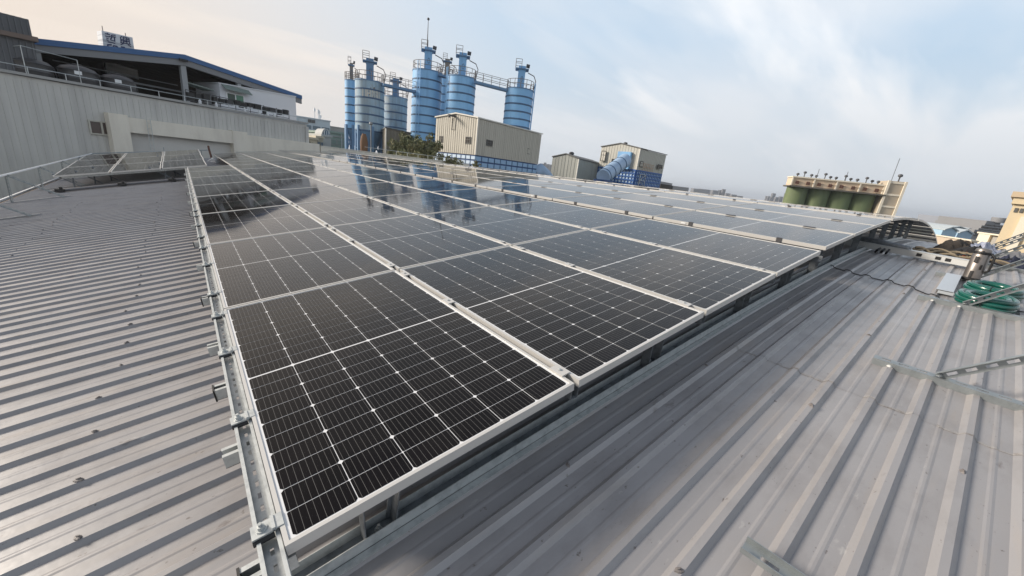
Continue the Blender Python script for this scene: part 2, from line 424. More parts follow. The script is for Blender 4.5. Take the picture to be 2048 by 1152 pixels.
for ci, (x, z, t, rows) in enumerate(COLS):
    for k in range(rows):
        panel(x, z, t, k*PITCH_Y, f'solar panel of the {ordw(ci+1)} column from the slotted rail, {ordw(k+1)} from the front edge', 'solar panels of the large roof array', (ci, k) in NEAR)
for ci, (x, z, t) in enumerate(FARCOLS):
    for k in range(3):
        panel(x, z, t, k*PITCH_Y, f'solar panel curving down past the roof crest, {ordw(ci+1)} column beyond it, {ordw(k+1)} from the front', 'solar panels of the large roof array', False)
LOWT = R_(3.0)
for ci in range(3):
    x = -2.66+ci*(PW+.03)*math.cos(R_(10.3)); z = -.46+ci*(PW+.03)*math.sin(R_(10.3))
    for k in range(3):
        lp = panel(x, z+k*PITCH_Y*math.sin(LOWT), R_(10.3), 14.27+k*PITCH_Y*math.cos(LOWT), f'solar panel of the separate low array, {ordw(ci+1)} column from the eave, {ordw(k+1)} from its front', 'solar panels of the low eave array', False)
        lp.rotation_euler = (LOWT, -R_(10.3), 0)

# clamps on the seams between columns
cm = MB(); cm.box((0, 0, .003), (.046, .075, .005)); cm.box((0, 0, -.012), (.012, .06, .026))
CLAMP = fixn(cm.mesh('mid_clamp', M['alu'])); 
b_ = MB(); b_.lathe((0, 0, .0055), [(.0075, 0), (.0075, .005), (.004, .0065)], 6); BOLT = fixn(b_.mesh('bolt', M['galv']))
dm = MB(); dm.box((0, 0, .004), (.055, .11, .006)); dm.box((0, 0, -.01), (.012, .09, .03)); DCLAMP = fixn(dm.mesh('mid_clamp', M['dkgrey']))
for ci in (0, 1, 2, 4, 5, 7, 8):
    x0, z0, t, rows = COLS[ci]; rows = min(rows, 8)
    x = x0+(PW+GX/2)*math.cos(t); z = z0+(PW+GX/2)*math.sin(t)
    idx = 0
    for k in range(rows):
        for fy in ((.12, 1.02, 1.62) if ci < 4 else (.42, 1.30)):
            idx += 1
            o = link('mid_clamp', CLAMP if ci < 4 else DCLAMP); o.location = (x, k*PITCH_Y+fy+random.uniform(-.03, .03), z); o.rotation_euler = (0, -t, 0)
            tag(o, f"{'silver' if ci < 4 else 'dark'} clamp on the seam after the {ordw(ci+1)} panel column, {ordw(idx)} from the front", 'clamp', 'clamps between the panel columns')
            if ci < 4 and k < 2: link('bolt', BOLT, o)
# end clamps on the raised edges of the second and third tiers
em = MB(); em.box((0, 0, -.018), (.006, .045, .04)); em.box((.012, 0, .003), (.03, .045, .005)); em.box((-.016, 0, -.036), (.034, .045, .005))
ECL = fixn(em.mesh('end_clamp', M['dkgrey']))
for ci in (4, 7):
    x0, z0, t, rows = COLS[ci]; idx = 0
    for k in range(9):
        for fy in (.38, 1.28):
            idx += 1
            o = link('end_clamp', ECL); o.location = (x0-.004, k*PITCH_Y+fy, z0); o.rotation_euler = (0, -t, 0)
            tag(o, f'dark end clamp on the raised edge of the {ordw(ci+1)} panel column, {ordw(idx)} from the front', 'clamp', 'dark clamps on raised panel edges')
            if idx in (2, 5): 
                lb = MB(); lb.box((-.0012, .085, -.018), (.0016, .055, .016)); link('label', fixn(lb.mesh('label', M['white'])), o)

# slotted channel beside the first column
th0 = R_(8.818); ax0 = np.array([[math.cos(th0), 0, math.sin(th0)], [0, 1, 0], [-math.sin(th0), 0, math.cos(th0)]])
def loc0(x, y, z): return np.array([0., y, 0.])+ax0[0]*x+ax0[2]*z
YA, YB = -.105, 14.28
rail = thing('slotted_channel', loc0(-.029, YA, -.05), 'galvanised slotted channel running beside the first column of panels', 'channel')
m = MB()
for xx in (-.0430, -.0150):
    m.box(loc0(xx, (YA+YB)/2, -.038), (.019, YB-YA, .003), ax0)
yy = YA
while yy < YB:
    slot = yy < 7.5
    gapw = .029 if slot else .06
    m.box(loc0(-.029, yy+gapw/2, -.0381), (.012, gapw, .003), ax0)
    yy += .052 if slot else .06
part('web', m, M['galv'], rail)
for xx in (-.0545, -.0035):
    m = MB(); m.box(loc0(xx, (YA+YB)/2, -.026), (.003, YB-YA, .027), ax0); m.box(loc0(xx+(.004 if xx < -.03 else -.004), (YA+YB)/2, -.0125), (.009, YB-YA, .003), ax0)
    part('flange', m, M['galv'], rail)
# end clamps with bolts
ys_cl = [.09, .62, 1.20, 1.70, 2.10, 2.85, 3.45, 3.95, 4.6, 5.25, 5.7, 6.4, 7.1, 7.6, 8.3, 8.9, 9.5, 10.2, 10.9, 11.5, 12.2, 12.9, 13.6]
a_ = MB(); a_.box((-.036, 0, .0), (.052, .045, .005)); a_.box((-.012, 0, .004), (.008, .045, .012)); a_.box((.001, 0, .004), (.020, .045, .005)); ECL2 = fixn(a_.mesh('end_clamp', M['galv']))
a_ = MB(); a_.tube([(-.062, -.024, -.010), (-.014, -.024, -.010)], .0075, 8); PAD = fixn(a_.mesh('rubber_pad', M['black']))
a_ = MB(); a_.lathe((-.038, 0, .0025), [(.014, 0), (.014, .003), (.009, .0032), (.009, .012), (.005, .0125), (.005, .020)], 10); BLT2 = fixn(a_.mesh('bolt', M['galv']))
for i, yv in enumerate(ys_cl):
    o = link('end_clamp', ECL2); o.location = tuple(loc0(0, yv, -.004)); o.rotation_euler = (0, -th0, random.uniform(-.06, .06))
    tag(o, f'galvanised end clamp bolted over the slotted channel, {ordw(i+1)} from its cut end', 'clamp', 'end clamps along the slotted channel')
    if yv < 6: link('rubber_pad', PAD, o); link('bolt', BLT2, o)
# purlin ends sticking out under the channel
def stub(yv, dark, i):
    o = thing('purlin', loc0(-.05, yv, -.05), f"{'black capped' if dark else 'bare grey'} purlin end poking out below the slotted channel, {ordw(i+1)} from the front", 'purlin', 'purlin ends below the slotted channel')
    m = MB()
    for (dy, dz, sy_, sz_) in ((-.024, -.024, .002, .048), (.024, -.024, .002, .048), (0, -.047, .05, .002), (-.017, -.001, .012, .002), (.017, -.001, .012, .002)):
        m.box(loc0(-.045, yv+dy, -.050+dz), (.12, sy_, sz_), ax0)
    part('channel', m, M['galv'], o)
    if dark:
        m = MB(); m.box(loc0(-.104, yv, -.074), (.006, .056, .054), ax0); part('end_cap', m, M['black'], o)
stubs = []
for i, (px, py) in enumerate([(510, 1030), (466, 830), (440, 710), (424, 637), (407, 552), (396, 490)]):
    d = ray(px, py); 
    # meet the plane 0.1 m left of the panel edge
    tt = (-.105-CAM[0])/d[0]; 
    stubs.append(float((CAM+d*tt)[1]))
stubs = [.03, .53, .98, 1.42, 2.20, 3.05, 3.95, 4.9, 5.9, 7.0, 8.2, 9.5, 11.0, 12.6]
for i, yv in enumerate(stubs): stub(yv, i % 2 == 0, i)

# channel on the roof under the front edge, with its bracket posts
bc = thing('base_channel', rp(.0, .13, .03), 'long galvanised channel bent over the roof under the front panel edge', 'channel')
xs = np.linspace(-.15, 10.6, 44); hb = RIB_H+.004
for nm, dy0, dy1, h0, h1 in (('web', -.028, .028, 0, .003), ('flange', -.031, -.028, 0, .042), ('flange', .028, .031, 0, .042)):
    m = MB(); vs = []
    for xv in xs: vs += [rp(xv, .13+dy0, hb+h0), rp(xv, .13+dy1, hb+h0), rp(xv, .13+dy1, hb+h1), rp(xv, .13+dy0, hb+h1)]
    k = len(xs); m.add(vs, [(i*4+a, i*4+(a+1) % 4, i*4+4+(a+1) % 4, i*4+4+a) for i in range(k-1) for a in range(4)]+[(0, 1, 2, 3), (4*k-4, 4*k-1, 4*k-2, 4*k-3)])
    part(nm, m, M['galvd'] if nm == 'web' else M['galv'], bc)  # web coloured darker than the flanges to paint in the channel's inner shade
m = MB(); vs = []
for nm, dy in (('lip', -.058),):
    for xv in xs: vs += [rp(xv, .13+dy, hb-.004), rp(xv, .13-.033, hb-.004), rp(xv, .13-.033, hb-.001), rp(xv, .13+dy, hb-.001)]
k = len(xs); m.add(vs, [(i*4+a, i*4+(a+1) % 4, i*4+4+(a+1) % 4, i*4+4+a) for i in range(k-1) for a in range(4)])
part('lip', m, M['galv'], bc)
def panel_z(xq):
    best = None
    for (x, z, t, *r) in COLS+FARCOLS:
        if x-.02 <= xq <= x+PW+.06: best = z+(xq-x)*math.tan(t)
    return best if best is not None else rz(xq)+.38
def post(xv, yv, label, group, name='support_bracket'):
    o = thing(name, rp(xv, yv, hb+.004), label, 'bracket', group)
    b0 = rp(xv, yv, hb+.006); top = panel_z(xv)-PH-.002; t_ = rt(xv); n_ = rn(xv)
    h = max(.1, (top-b0[2]))
    axr = np.array([t_, [0, 1, 0], n_])
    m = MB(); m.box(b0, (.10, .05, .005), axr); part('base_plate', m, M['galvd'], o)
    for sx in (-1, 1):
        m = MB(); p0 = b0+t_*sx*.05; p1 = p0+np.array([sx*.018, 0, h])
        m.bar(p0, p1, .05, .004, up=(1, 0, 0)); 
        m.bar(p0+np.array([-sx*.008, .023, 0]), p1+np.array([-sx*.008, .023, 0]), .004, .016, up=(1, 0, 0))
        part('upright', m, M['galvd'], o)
    m = MB(); m.lathe(b0+n_*.003, [(.014, 0), (.014, .003), (.009, .003), (.009, .012), (.005, .012), (.005, .022)], 8); part('bolt', m, M['galv'], o)
for i, xv in enumerate((.29, 1.86, 3.05, 3.95, 4.75, 5.6, 6.45, 7.4, 8.3, 9.3, 10.3, 11.3)):
    post(xv, .13, f'galvanised bracket post between base channel and front panel edge, {ordw(i+1)} from the slotted channel', 'bracket posts under the front edge')
k = 0
for xv in (4.4, 5.3, 6.2, 7.2, 8.2, 9.2, 10.2, 11.4, 12.6):
    for yv in (1.6,):
        k += 1; post(xv, yv, f'bracket post standing in the second line under the panels, {ordw(k)} from the raised edge', 'bracket posts in the second line')
# cross rails under the front of the panels, seen through the gap and at the seams
cx = MB()
for ci in range(1, 5):
    x0, z0, t, _ = COLS[ci]
    xq = x0-GX/2*math.cos(t); zq = z0-GX/2*math.sin(t)
    if ci == 4: xq = 4.27; zq = .552  # wide rail added under this step to block sunlight through the gap
    o = thing('cross_rail', (xq, .02, zq-.08), f'U shaped galvanised rail under the seam before the {ordw(ci+1)} panel column', 'rail', 'rails under the panel seams')
    for (dx, dz, sx_, sz_) in ((0, -.078, .042, .003), (-.020, -.058, .003, .04), (.020, -.058, .003, .04)):
        if ci == 4: dx *= 3.2; sx_ = .134 if sx_ > .01 else sx_
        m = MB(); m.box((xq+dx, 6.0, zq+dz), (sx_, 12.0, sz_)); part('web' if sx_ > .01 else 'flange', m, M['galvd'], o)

# ------------------------------------------------------------------ slotted bar guard rails (front and eave)
def slot_bar(m, a, b, w, up, pitch=.075, slot=.042, th=.003):
    a = np.array(a, float); b = np.array(b, float); d = b-a; l = np.linalg.norm(d); d /= l
    up = np.array(up, float); s = np.cross(d, up); s /= np.linalg.norm(s); u = np.cross(s, d)
    ax = (d, s, u); c = (a+b)/2
    for q in (-1, 1): m.box(c+s*q*w*.335, (l, w*.33, th), ax)
    t = 0.
    while t < l-1e-3:
        e = min(pitch-slot, l-t); m.box(a+d*(t+e/2), (e, w*.34, th), ax); t += pitch
def angle_bar(m, a, b, w, up, side=1):
    slot_bar(m, a, b, w, up)
    a = np.array(a, float); b = np.array(b, float); d = (b-a)/np.linalg.norm(b-a); up = np.array(up, float); s = np.cross(d, up); s /= np.linalg.norm(s); u = np.cross(s, d)
    m.box((a+b)/2+s*side*w*.5-u*w*.35, (np.linalg.norm(b-a), .003, w*.75), (d, s, u))
FR = thing('guard_rail', rp(6, -1.7, .03), 'galvanised slotted angle guard rail on triangular frames along the front roof edge', 'guard rail')
GX_ = (1.22, 2.98, 4.75, 6.1, 7.6, 9.1, 10.6)
for i, xv in enumerate(GX_):
    if i == 0: continue
    m = MB(); a = rp(xv, -.66, .032+RIB_H*.4); b = rp(xv, -1.95, .032+RIB_H*.4)
    angle_bar(m, a, b, .052, rn(xv), 1); part('base_bar', m, M['galvr'], FR)
    if i > 0:
        m = MB(); a2 = rp(xv+.01, -.93, .04); b2 = rp(xv+.01, -1.72, .80); angle_bar(m, a2, b2, .045, (1, 0, 0), 1); part('brace', m, M['galvr'], FR)
        m = MB(); m.lathe(rp(xv, -.93, .045), [(.016, 0), (.016, .004), (.010, .004), (.010, .012), (.004, .013)], 8); part('bolt', m, M['galvr'], FR)
        m = MB(); angle_bar(m, rp(xv+.01, -1.74, .03), rp(xv+.01, -1.74, .86), .045, (1, 0, 0), 1); part('upright', m, M['galvr'], FR)
for hh in (.45, .86):
    m = MB(); 
    for xa, xb in zip(GX_[1:-1], GX_[2:]): m.tube([rp(xa, -1.745, hh), rp(xb, -1.745, hh)], .017, 8)
    part('hand_rail', m, M['galvr'], FR)
# sealant blobs where the bars cross the ribs
m = MB()
sb_white = mat('white_sealant', (.62, .62, .60), .55, bump=(60, .6))
for xv in GX_[1:4]:
    for c in ribs:
        if -1.3 < c < -.64 and random.random() < .8:
            p = rp(xv-.03, c, RIB_H)
            m.lathe(p+np.array([0, random.uniform(-.008, .008), 0]), [(.013, 0), (.011, .005), (.005, .009)], 7)
part('sealant_blobs', m, sb_white, FR, kind='stuff')

LR = thing('guard_rail', rp(-2.9, 11, .03), 'thin galvanised guard rail on slotted triangular frames along the low eave', 'guard rail')
LX = -2.97
for i, yv in enumerate((7.5, 9.6, 12.3, 14.9, 17.6, 20.4, 23.2)):
    top = np.array([LX, yv, rz(LX)+.60]); foot = rp(LX, yv, .03); inn = rp(-2.2, yv-.05, .03)
    m = MB(); angle_bar(m, foot, top, .036, (0, 1, 0)); part('upright', m, M['galvr'], LR)
    m = MB(); angle_bar(m, inn, top, .036, (0, 1, 0)); part('brace', m, M['galvr'], LR)
    m = MB(); m.bar(rp(LX-.1, yv, .035), rp(-2.1, yv, .035), .045, .01, rn(-2.5)); part('base_bar', m, M['galvd'], LR)
m = MB(); m.tube([(LX, 5.5, rz(LX)+.60), (LX, 23.4, rz(LX)+.60)], .022, 8); part('hand_rail', m, M['white'], LR, True)
m = MB(); m.tube([(LX, 23.4, rz(LX)+.60), (1.0, 25.0, .25)], .02, 8); part('hand_rail', m, M['galvr'], LR, True)
for yv, xv in ((24.3, -.7), (24.9, .7)):
    m = MB(); m.tube([(xv, yv, rz(xv)), (xv, yv, .2)], .018, 6); part('upright', m, M['galvr'], LR)

# low-array supports
SR = thing('panel_trestle', rp(-1, 14.3, .03), 'tubular steel trestle under the separate low panel array', 'trestle')
for xv, yv in ((-2.35, 14.5), (-2.0, 14.9), (-1.75, 15.6), (-.5, 14.5), (-.3, 15.4), (-2.3, 17.9), (-.4, 17.9)):
    zt = -.46+(xv+2.66)*math.tan(R_(10.3))-.04+(yv-14.27)*math.tan(LOWT)
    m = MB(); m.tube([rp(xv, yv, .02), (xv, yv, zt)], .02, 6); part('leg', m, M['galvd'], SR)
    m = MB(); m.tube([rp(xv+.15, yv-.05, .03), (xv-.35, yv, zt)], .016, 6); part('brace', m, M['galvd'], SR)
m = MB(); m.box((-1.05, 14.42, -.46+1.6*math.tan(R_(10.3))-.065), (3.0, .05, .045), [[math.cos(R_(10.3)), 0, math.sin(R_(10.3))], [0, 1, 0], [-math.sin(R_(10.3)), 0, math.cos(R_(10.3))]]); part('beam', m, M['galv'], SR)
m = MB(); pts = [rp(xv, 13.55, .06) for xv in np.linspace(-2.65, -.05, 9)]; m.tube(pts, .035, 8); 
cond = solo('conduit', m, mat('grey_conduit', (.12, .12, .13), .5), 'dark grey conduit lying across the roof before the low array', 'conduit', smooth=True)
for i, xv in enumerate((-2.45, -1.35, -.35)):
    m = MB(); p = rp(xv, 13.55, .045); m.box(p+np.array([0, -.05, .02]), (.16, .10, .08)); m.box(p+np.array([0.02, -.05, .08]), (.05, .06, .06))
    solo('junction_box', m, M['black'], f'small black junction box clipped to the grey conduit, {ordw(i+1)} from the eave', 'junction box', 'junction boxes on the conduit')
# upright pipes by the array notch
for i, (xv, yv, h) in enumerate(((.46, 17.2, .42), (1.0, 22.6, .62))):
    m = MB(); m.tube([rp(xv, yv, 0), rp(xv, yv, h)], .025 if i == 0 else .04, 8); m.lathe(rp(xv, yv, h), [(.04, 0), (.04, .05), (.02, .07)], 8)
    solo('vent_pipe', m, M['dkgrey'] if i == 0 else mat('rust_pipe', (.14, .07, .05), .8), ('dark pipe' if i == 0 else 'rusty red pipe')+' standing up beside the notch in the panel array', 'pipe')
m = MB(); p = rp(1.0, 20.6, 0)
for q in range(9):
    a = q*.7; m.prism([p+np.array([.1*math.cos(a)*q/9, .2*math.sin(a)*q/9-.2, .02+.03*q]), p+np.array([.3*math.cos(a+.7), .3*math.sin(a+.7), .02+.02*q]), p+np.array([.1*math.cos(a+1.4), .3*math.sin(a+1.4), .3-.02*q])], (0, .004, .01))
solo('plastic_sheet', m, M['white'], 'crumpled white plastic sheet lying in the notch beside the panels', 'plastic sheet')

# ------------------------------------------------------------------ things left on the front of the roof
m = MB()
a = onroof(1483, 1100, .03); b = rp(a[0]+.03, a[1]-.75, .03)
off = thing('bar_offcut', a, 'short offcut of galvanised slotted bar lying near the bottom of the roof', 'bar offcut')
nr = rn(a[0]); slot_bar(m, a+nr*.02, b+nr*.02, .05, nr, .10, .05); m2 = MB(); d_ = (b-a)/np.linalg.norm(b-a); s_ = np.cross(d_, nr)
for q in (-1, 1): m2.box((a+b)/2+s_*q*.026+nr*.03, (np.linalg.norm(b-a), .003, .022), (d_, s_, nr))
part('web', m, M['galvr'], off); part('flange', m2, M['galvr'], off)
# the first base bar of the guard rail is that offcut's neighbour: keep only those in the photo
# grey folded metal plate
a = rp(5.08, -.80, .045); b = rp(6.05, -.78, .06)
m = MB(); tt = rt(5.5); nn = rn(5.5); yv = np.array([0, 1., 0])
m.box((a+b)/2, (.98, .105, .003), (tt, yv, nn))
for q in (-1, 1): m.box((a+b)/2+yv*q*.0535-nn*.012, (.98, .002, .026), (tt, yv, nn))
m.box(a-tt*.01-nn*.012, (.002, .10, .026), (tt, yv, nn))
solo('metal_plate', m, mat('pale_grey_sheet', (.52, .56, .60), .4, .3), 'pale grey folded metal plate lying along a roof rib', 'metal plate')
# steel vacuum jug
vb = onroof(1940, 560, .02)
vj = thing('vacuum_jug', vb, 'tall brushed steel vacuum jug with black collar and base standing on the roof', 'jug')
stl = mat('brushed_steel', (.24, .215, .20), .40, .75, dirt=((.20, .19, .18), 14, .45, .7))
tilt = Matrix.Rotation(R_(3), 3, 'Y')
H_ = .33
def jug(prof, n=28):
    q = MB(); q.lathe((0, 0, 0), prof, n); q.v = [tuple(vb+np.array(tilt@Vector(p))) for p in q.v]; return q
part('base', jug([(.068, 0), (.070, .004), (.070, .022), (.066, .026)]), M['black'], vj, True)
part('body', jug([(.064, .026), (.064, .265), (.060, .272)]), stl, vj, True)
part('collar', jug([(.062, .272), (.066, .276), (.066, .292), (.060, .296)]), M['black'], vj, True)
part('lid', jug([(.058, .296), (.058, .312), (.050, .326), (.030, .334), (.004, .336)]), stl, vj, True)
q = MB(); q.tube([vb+np.array([-.02, -.064, .28]), vb+np.array([-.03, -.088, .26]), vb+np.array([-.03, -.09, .20]), vb+np.array([-.03, -.088, .12]), vb+np.array([-.02, -.064, .10])], .011, 8); part('handle', q, M['black'], vj, True)
for za_, zb_, aa, ab in ((.185, .25, .10, .55), (.03, .10, .02, .42), (.12, .17, -.62, -.40)):
    q = MB(); an = np.linspace(aa, ab, 5); q.add([vb+np.array([-.0652*math.cos(a_), .0652*math.sin(a_), z_]) for a_ in an for z_ in (za_, zb_)], [(2*i_, 2*i_+1, 2*i_+3, 2*i_+2) for i_ in range(4)])
    part('panel_patch', q, M['black'], vj)
q = MB(); q.tube([vb+np.array([-.055, .0, .29]), vb+np.array([-.085, .0, .30]), vb+np.array([-.09, .0, .285])], .012, 8); part('spout', q, M['black'], vj, True)
# green hose coils
gr = mat('green_hose', (.004, .085, .065), .22, 0, .6, coat=.4)
def coil(c, R, label, seed):
    o = thing('hose_coil', c, label, 'hose coil', 'green hose coils'); rnd = random.Random(seed)
    for lay in range(3):
        for rr in range(2):
            q = MB(); pts = []; ph = rnd.uniform(0, 6); R1 = R-.034*rr-(.006 if lay != 1 else 0)+rnd.uniform(-.003, .003)
            for k in range(41):
                a_ = 2*math.pi*k/40; R2 = R1+.005*math.sin(2*a_+ph); x_, y_ = R2*math.cos(a_), R2*math.sin(a_)
                pts.append(np.array([c[0]+x_, c[1]+y_, rz(c[0]+x_)+.02+RIB_H+lay*.030+.003*math.sin(3*a_+ph)]))
            q.tube(pts, .0195, 10, cap=False); part('hose_turn', q, gr, o, True)
    for a_ in (.9, 3.0, 5.1):
        q = MB(); p = np.array([c[0]+(R-.028)*math.cos(a_), c[1]+(R-.028)*math.sin(a_), rz(c[0])+RIB_H+.045]); u = np.array([math.cos(a_), math.sin(a_), 0]); w2 = np.cross([0, 0, 1], u)
        loop = [p+u*.055*math.cos(t_)+np.array([0, 0, .050*math.sin(t_)]) for t_ in np.linspace(0, 6.283, 15)]
        q.tube(loop, .003, 5, cap=False); part('tie', q, M['black'], o)
coil(onroof(1985, 585, .05), .168, 'glossy green hose coil beside the steel jug, the farther of the two coils', 3)
coil(onroof(1970, 605, .05), .155, 'glossy green hose coil half under the slotted brace, the nearer of the two coils', 2)
# black cable over the ribs
m = MB(); pts = []
path = [(5.42, .35), (5.33, .12), (5.22, -.15), (5.16, -.42), (5.08, -.60), (4.96, -.72), (4.87, -.84), (4.82, -.95), (4.86, -1.03), (4.97, -1.13), (5.0, -1.25), (4.97, -1.30)]
for (x0, y0), (x1, y1) in zip(path[:-1], path[1:]):
    n_ = max(2, int(abs(y1-y0)/.012))
    for i in range(n_):
        f_ = i/n_; yv_ = y0+(y1-y0)*f_; xv_ = x0+(x1-x0)*f_
        h = 0
        for c in ribs:
            h = max(h, RIB_H*max(0, min(1, (.040-abs(yv_-c))/.020)))
        pts.append(rp(xv_+.012*math.sin(9*yv_), yv_, h+.007))
m.tube(pts, .0045, 6); solo('cable', m, M['black'], 'black cable draped over the ribs from under the panels to the hose coils', 'cable', smooth=True)
# long pale cable duct lying across the ribs
dA = rp(7.2, .45, .055); dB = rp(6.95, -.98, .055)
dk = thing('cable_duct', dA, 'long pale grey metal cable duct lying across the roof from beneath the panels', 'cable duct')
dd = (dB-dA)/np.linalg.norm(dB-dA); nn = rn(7); ss = np.cross(dd, nn); ln = np.linalg.norm(dB-dA)
M['duct'] = mat('pale_duct', (.56, .57, .56), .5, .2, vary=.08)
m = MB(); m.box((dA+dB)/2+nn*.018, (ln, .10, .07), (dd, ss, nn)); part('trough', m, M['duct'], dk)
m = MB(); m.box((dA+dB)/2+nn*.0555, (ln+.01, .108, .005), (dd, ss, nn)); part('cover', m, M['duct'], dk)
side = 1 if ss[0] < 0 else -1
for f_ in (.62, .74, .80, .94):
    m = MB(); m.box(dA+dd*ln*f_+ss*side*.051+nn*.022, (.05, .004, .038), (dd, ss, nn)); part('knockout', m, M['black'], dk)
m = MB(); m.tube([rp(7.35, .5, .13), rp(7.15, -.05, .13), rp(7.08, -.32, .11)], .045, 10)
solo('steel_pipe', m, M['galvd'], 'dark steel pipe lying from under the panels beside the pale cable duct', 'pipe', smooth=True)
m = MB()
for q in range(3): m.tube([rp(6.98+q*.03, -.02-q*.05, .02), rp(6.95, -.04-q*.05, .06), rp(7.02, -.05-q*.045, .075)], .014, 6)
solo('cable_clips', m, M['black'], 'bunch of black clips under the end of the dark steel pipe', 'cable clips', smooth=True)
def crumple(c, sx_, sy_, h, seed, n=20, rough=1.):
    m = MB(); vs = []
    for i in range(n+1):
        for j in range(n+1):
            u = i/n*2-1; v = j/n*2-1; r = math.sqrt(u*u+v*v)
            p = Vector((u*2.1+seed*3.7, v*2.1, seed)); nz = noise.noise(p*1.2)*.6+noise.noise(p*2.7)*.35*rough+noise.noise(p*6)*.18*rough
            e = max(0, 1-r**2.2*(.8+.5*noise.noise(Vector((u, v, seed+5)))))
            hh = h*(e*(.75+nz)) 
            x_ = c[0]+u*sx_*(1+.25*noise.noise(Vector((v*2, u, seed+9)))); y_ = c[1]+v*sy_*(1+.25*noise.noise(Vector((u*2, v, seed+2))))
            vs.append((x_, y_, rz(x_)+RIB_H*.3+max(0.004, hh)))
    m.add(vs, [(i*(n+1)+j, (i+1)*(n+1)+j, (i+1)*(n+1)+j+1, i*(n+1)+j+1) for i in range(n) for j in range(n)])
    return m
def cloth(name, m_, label, cat, c, sx_, sy_, h, seed, rough=1.): solo(name, crumple(c, sx_, sy_, h, seed, 22, rough), m_, label, cat, smooth=True)
cloth('rag', mat('brown_cloth', (.035, .028, .022), .9, bump=(60, .5)), 'dark brown rag heaped at the far end of the rope pile', 'rag', (9.2, -.72), .55, .30, .20, 1)
cloth('plastic_bag', mat('clear_plastic', (.36, .38, .46), .18, 0, .7, dirt=((.16, .18, .26), 7, .4, .6)), 'crumpled bluish clear plastic bag on top of the rag pile', 'plastic bag', (9.05, -.93), .42, .24, .20, 2, .8)
cloth('jacket', mat('black_cloth', (.012, .012, .014), .85, bump=(60, .4)), 'black jacket dropped in a heap beside the ropes', 'jacket', (8.45, -.86), .40, .24, .17, 3)
cloth('tarpaulin', mat('grey_tarpaulin', (.17, .17, .18), .6), 'grey tarpaulin folded behind the slotted braces', 'tarpaulin', (9.0, -1.22), .5, .22, .17, 4, .7)
cloth('work_glove', mat('orange_cloth', (.42, .10, .035), .8), 'orange work glove lying on the black jacket', 'glove', (8.05, -.79), .16, .07, .10, 6)
cloth('cloth_bundle', mat('navy_cloth', (.02, .025, .05), .85), 'dark navy cloth bundle under the nearest guard rail braces', 'cloth bundle', (8.2, -1.2), .35, .16, .13, 7)
m = MB(); m.lathe(rp(7.75, -.95, .02), [(.09, 0), (.075, .04), (.05, .07), (.02, .085)], 12)
solo('cap', m, mat('white_cap', (.55, .54, .52), .7), 'small pale cap lying between the ropes and the jug', 'cap', smooth=True)
rope = mat('tan_rope', (.20, .165, .115), .9, bump=(120, .6))
for i in range(9):
    random.seed(40+i)
    m = MB(); y0 = -.30-.06*random.random(); pts = []
    xa = 7.5+random.uniform(-.25, .35)
    for k in range(22):
        f_ = k/21; pts.append(rp(xa+.22*math.sin(f_*5+i)+random.uniform(-.02, .02)+f_*.15, y0-f_*(.65+.08*(i % 4)), .045+.05*math.sin(f_*7+i*1.3)**2+.008*i*.5))
    for k in range(1, 21): pts[k] = (pts[k-1]+2*pts[k]+pts[k+1])/4
    dark = i < 4
    m.tube(pts, .012 if not dark else .009, 6)
    solo('rope' if not dark else 'cable', m, rope if not dark else M['black'], f"{'tan rope' if not dark else 'black cable'} strand looping over the roof beyond the pale duct, {ordw((i if dark else i-4)+1)} of the tangle", 'rope' if not dark else 'cable', 'tangle of ropes and cables', smooth=True)
random.seed(11)

# ------------------------------------------------------------------ neighbouring building with the open shed
e1 = np.array([-.921, -.389, 0.]); e1 /= np.linalg.norm(e1); e2 = np.array([e1[1], -e1[0], 0.])
if e2[1] < 0: e2 = -e2
O_ = np.array([6.42, 28.86, 0.]); ZT = 2.44
def wl(s, t, z): return O_+e1*s+e2*t+np.array([0, 0, z])
def wp(px, py, t=0.):                    # a photo pixel met with the plane t metres behind the wall face -> (s, z)
    p = onplane(px, py, O_+e2*t, e2); return (p-O_)@e1, p[2]
AXW = (e1, e2, np.array([0, 0, 1.]))
bl = thing('warehouse', wl(0, 0, GZ), 'long grey ribbed metal warehouse wall with a roof terrace and pale concrete frame', 'warehouse')
clad = mat('grey_cladding', (.57, .56, .53), .55, .0, .4, streak=((.45, .44, .42), (3.5, 3.5, .16), .45, .75), vary=.06)
conc = mat('pale_concrete', (.78, .73, .63), .85, streak=((.62, .57, .49), (1.2, 1.2, .3), .45, .75), bump=(6, .3))
SL = 17.5
m = MB(); m.box(wl(SL/2, 7.0, (ZT+GZ)/2-.05), (SL, 14.0, ZT-GZ-.1), AXW); part('wall', m, clad, bl)
m = MB(); s = .05
while s < SL:
    m.box(wl(s, -.0125, (ZT+GZ)/2-.1), (.035, .025, ZT-GZ-.3), AXW); s += .205
part('cladding_ribs', m, clad, bl, kind='stuff')
m = MB(); m.box(wl(SL/2, .05, ZT-.02), (SL+.1, .36, .10), AXW); part('coping', m, mat('grey_trim', (.34, .34, .33), .6), bl)
m = MB(); m.box(wl(.02, -.03, (ZT+GZ)/2-.1), (.20, .10, ZT-GZ-.25), AXW); part('corner_trim', m, clad, bl)
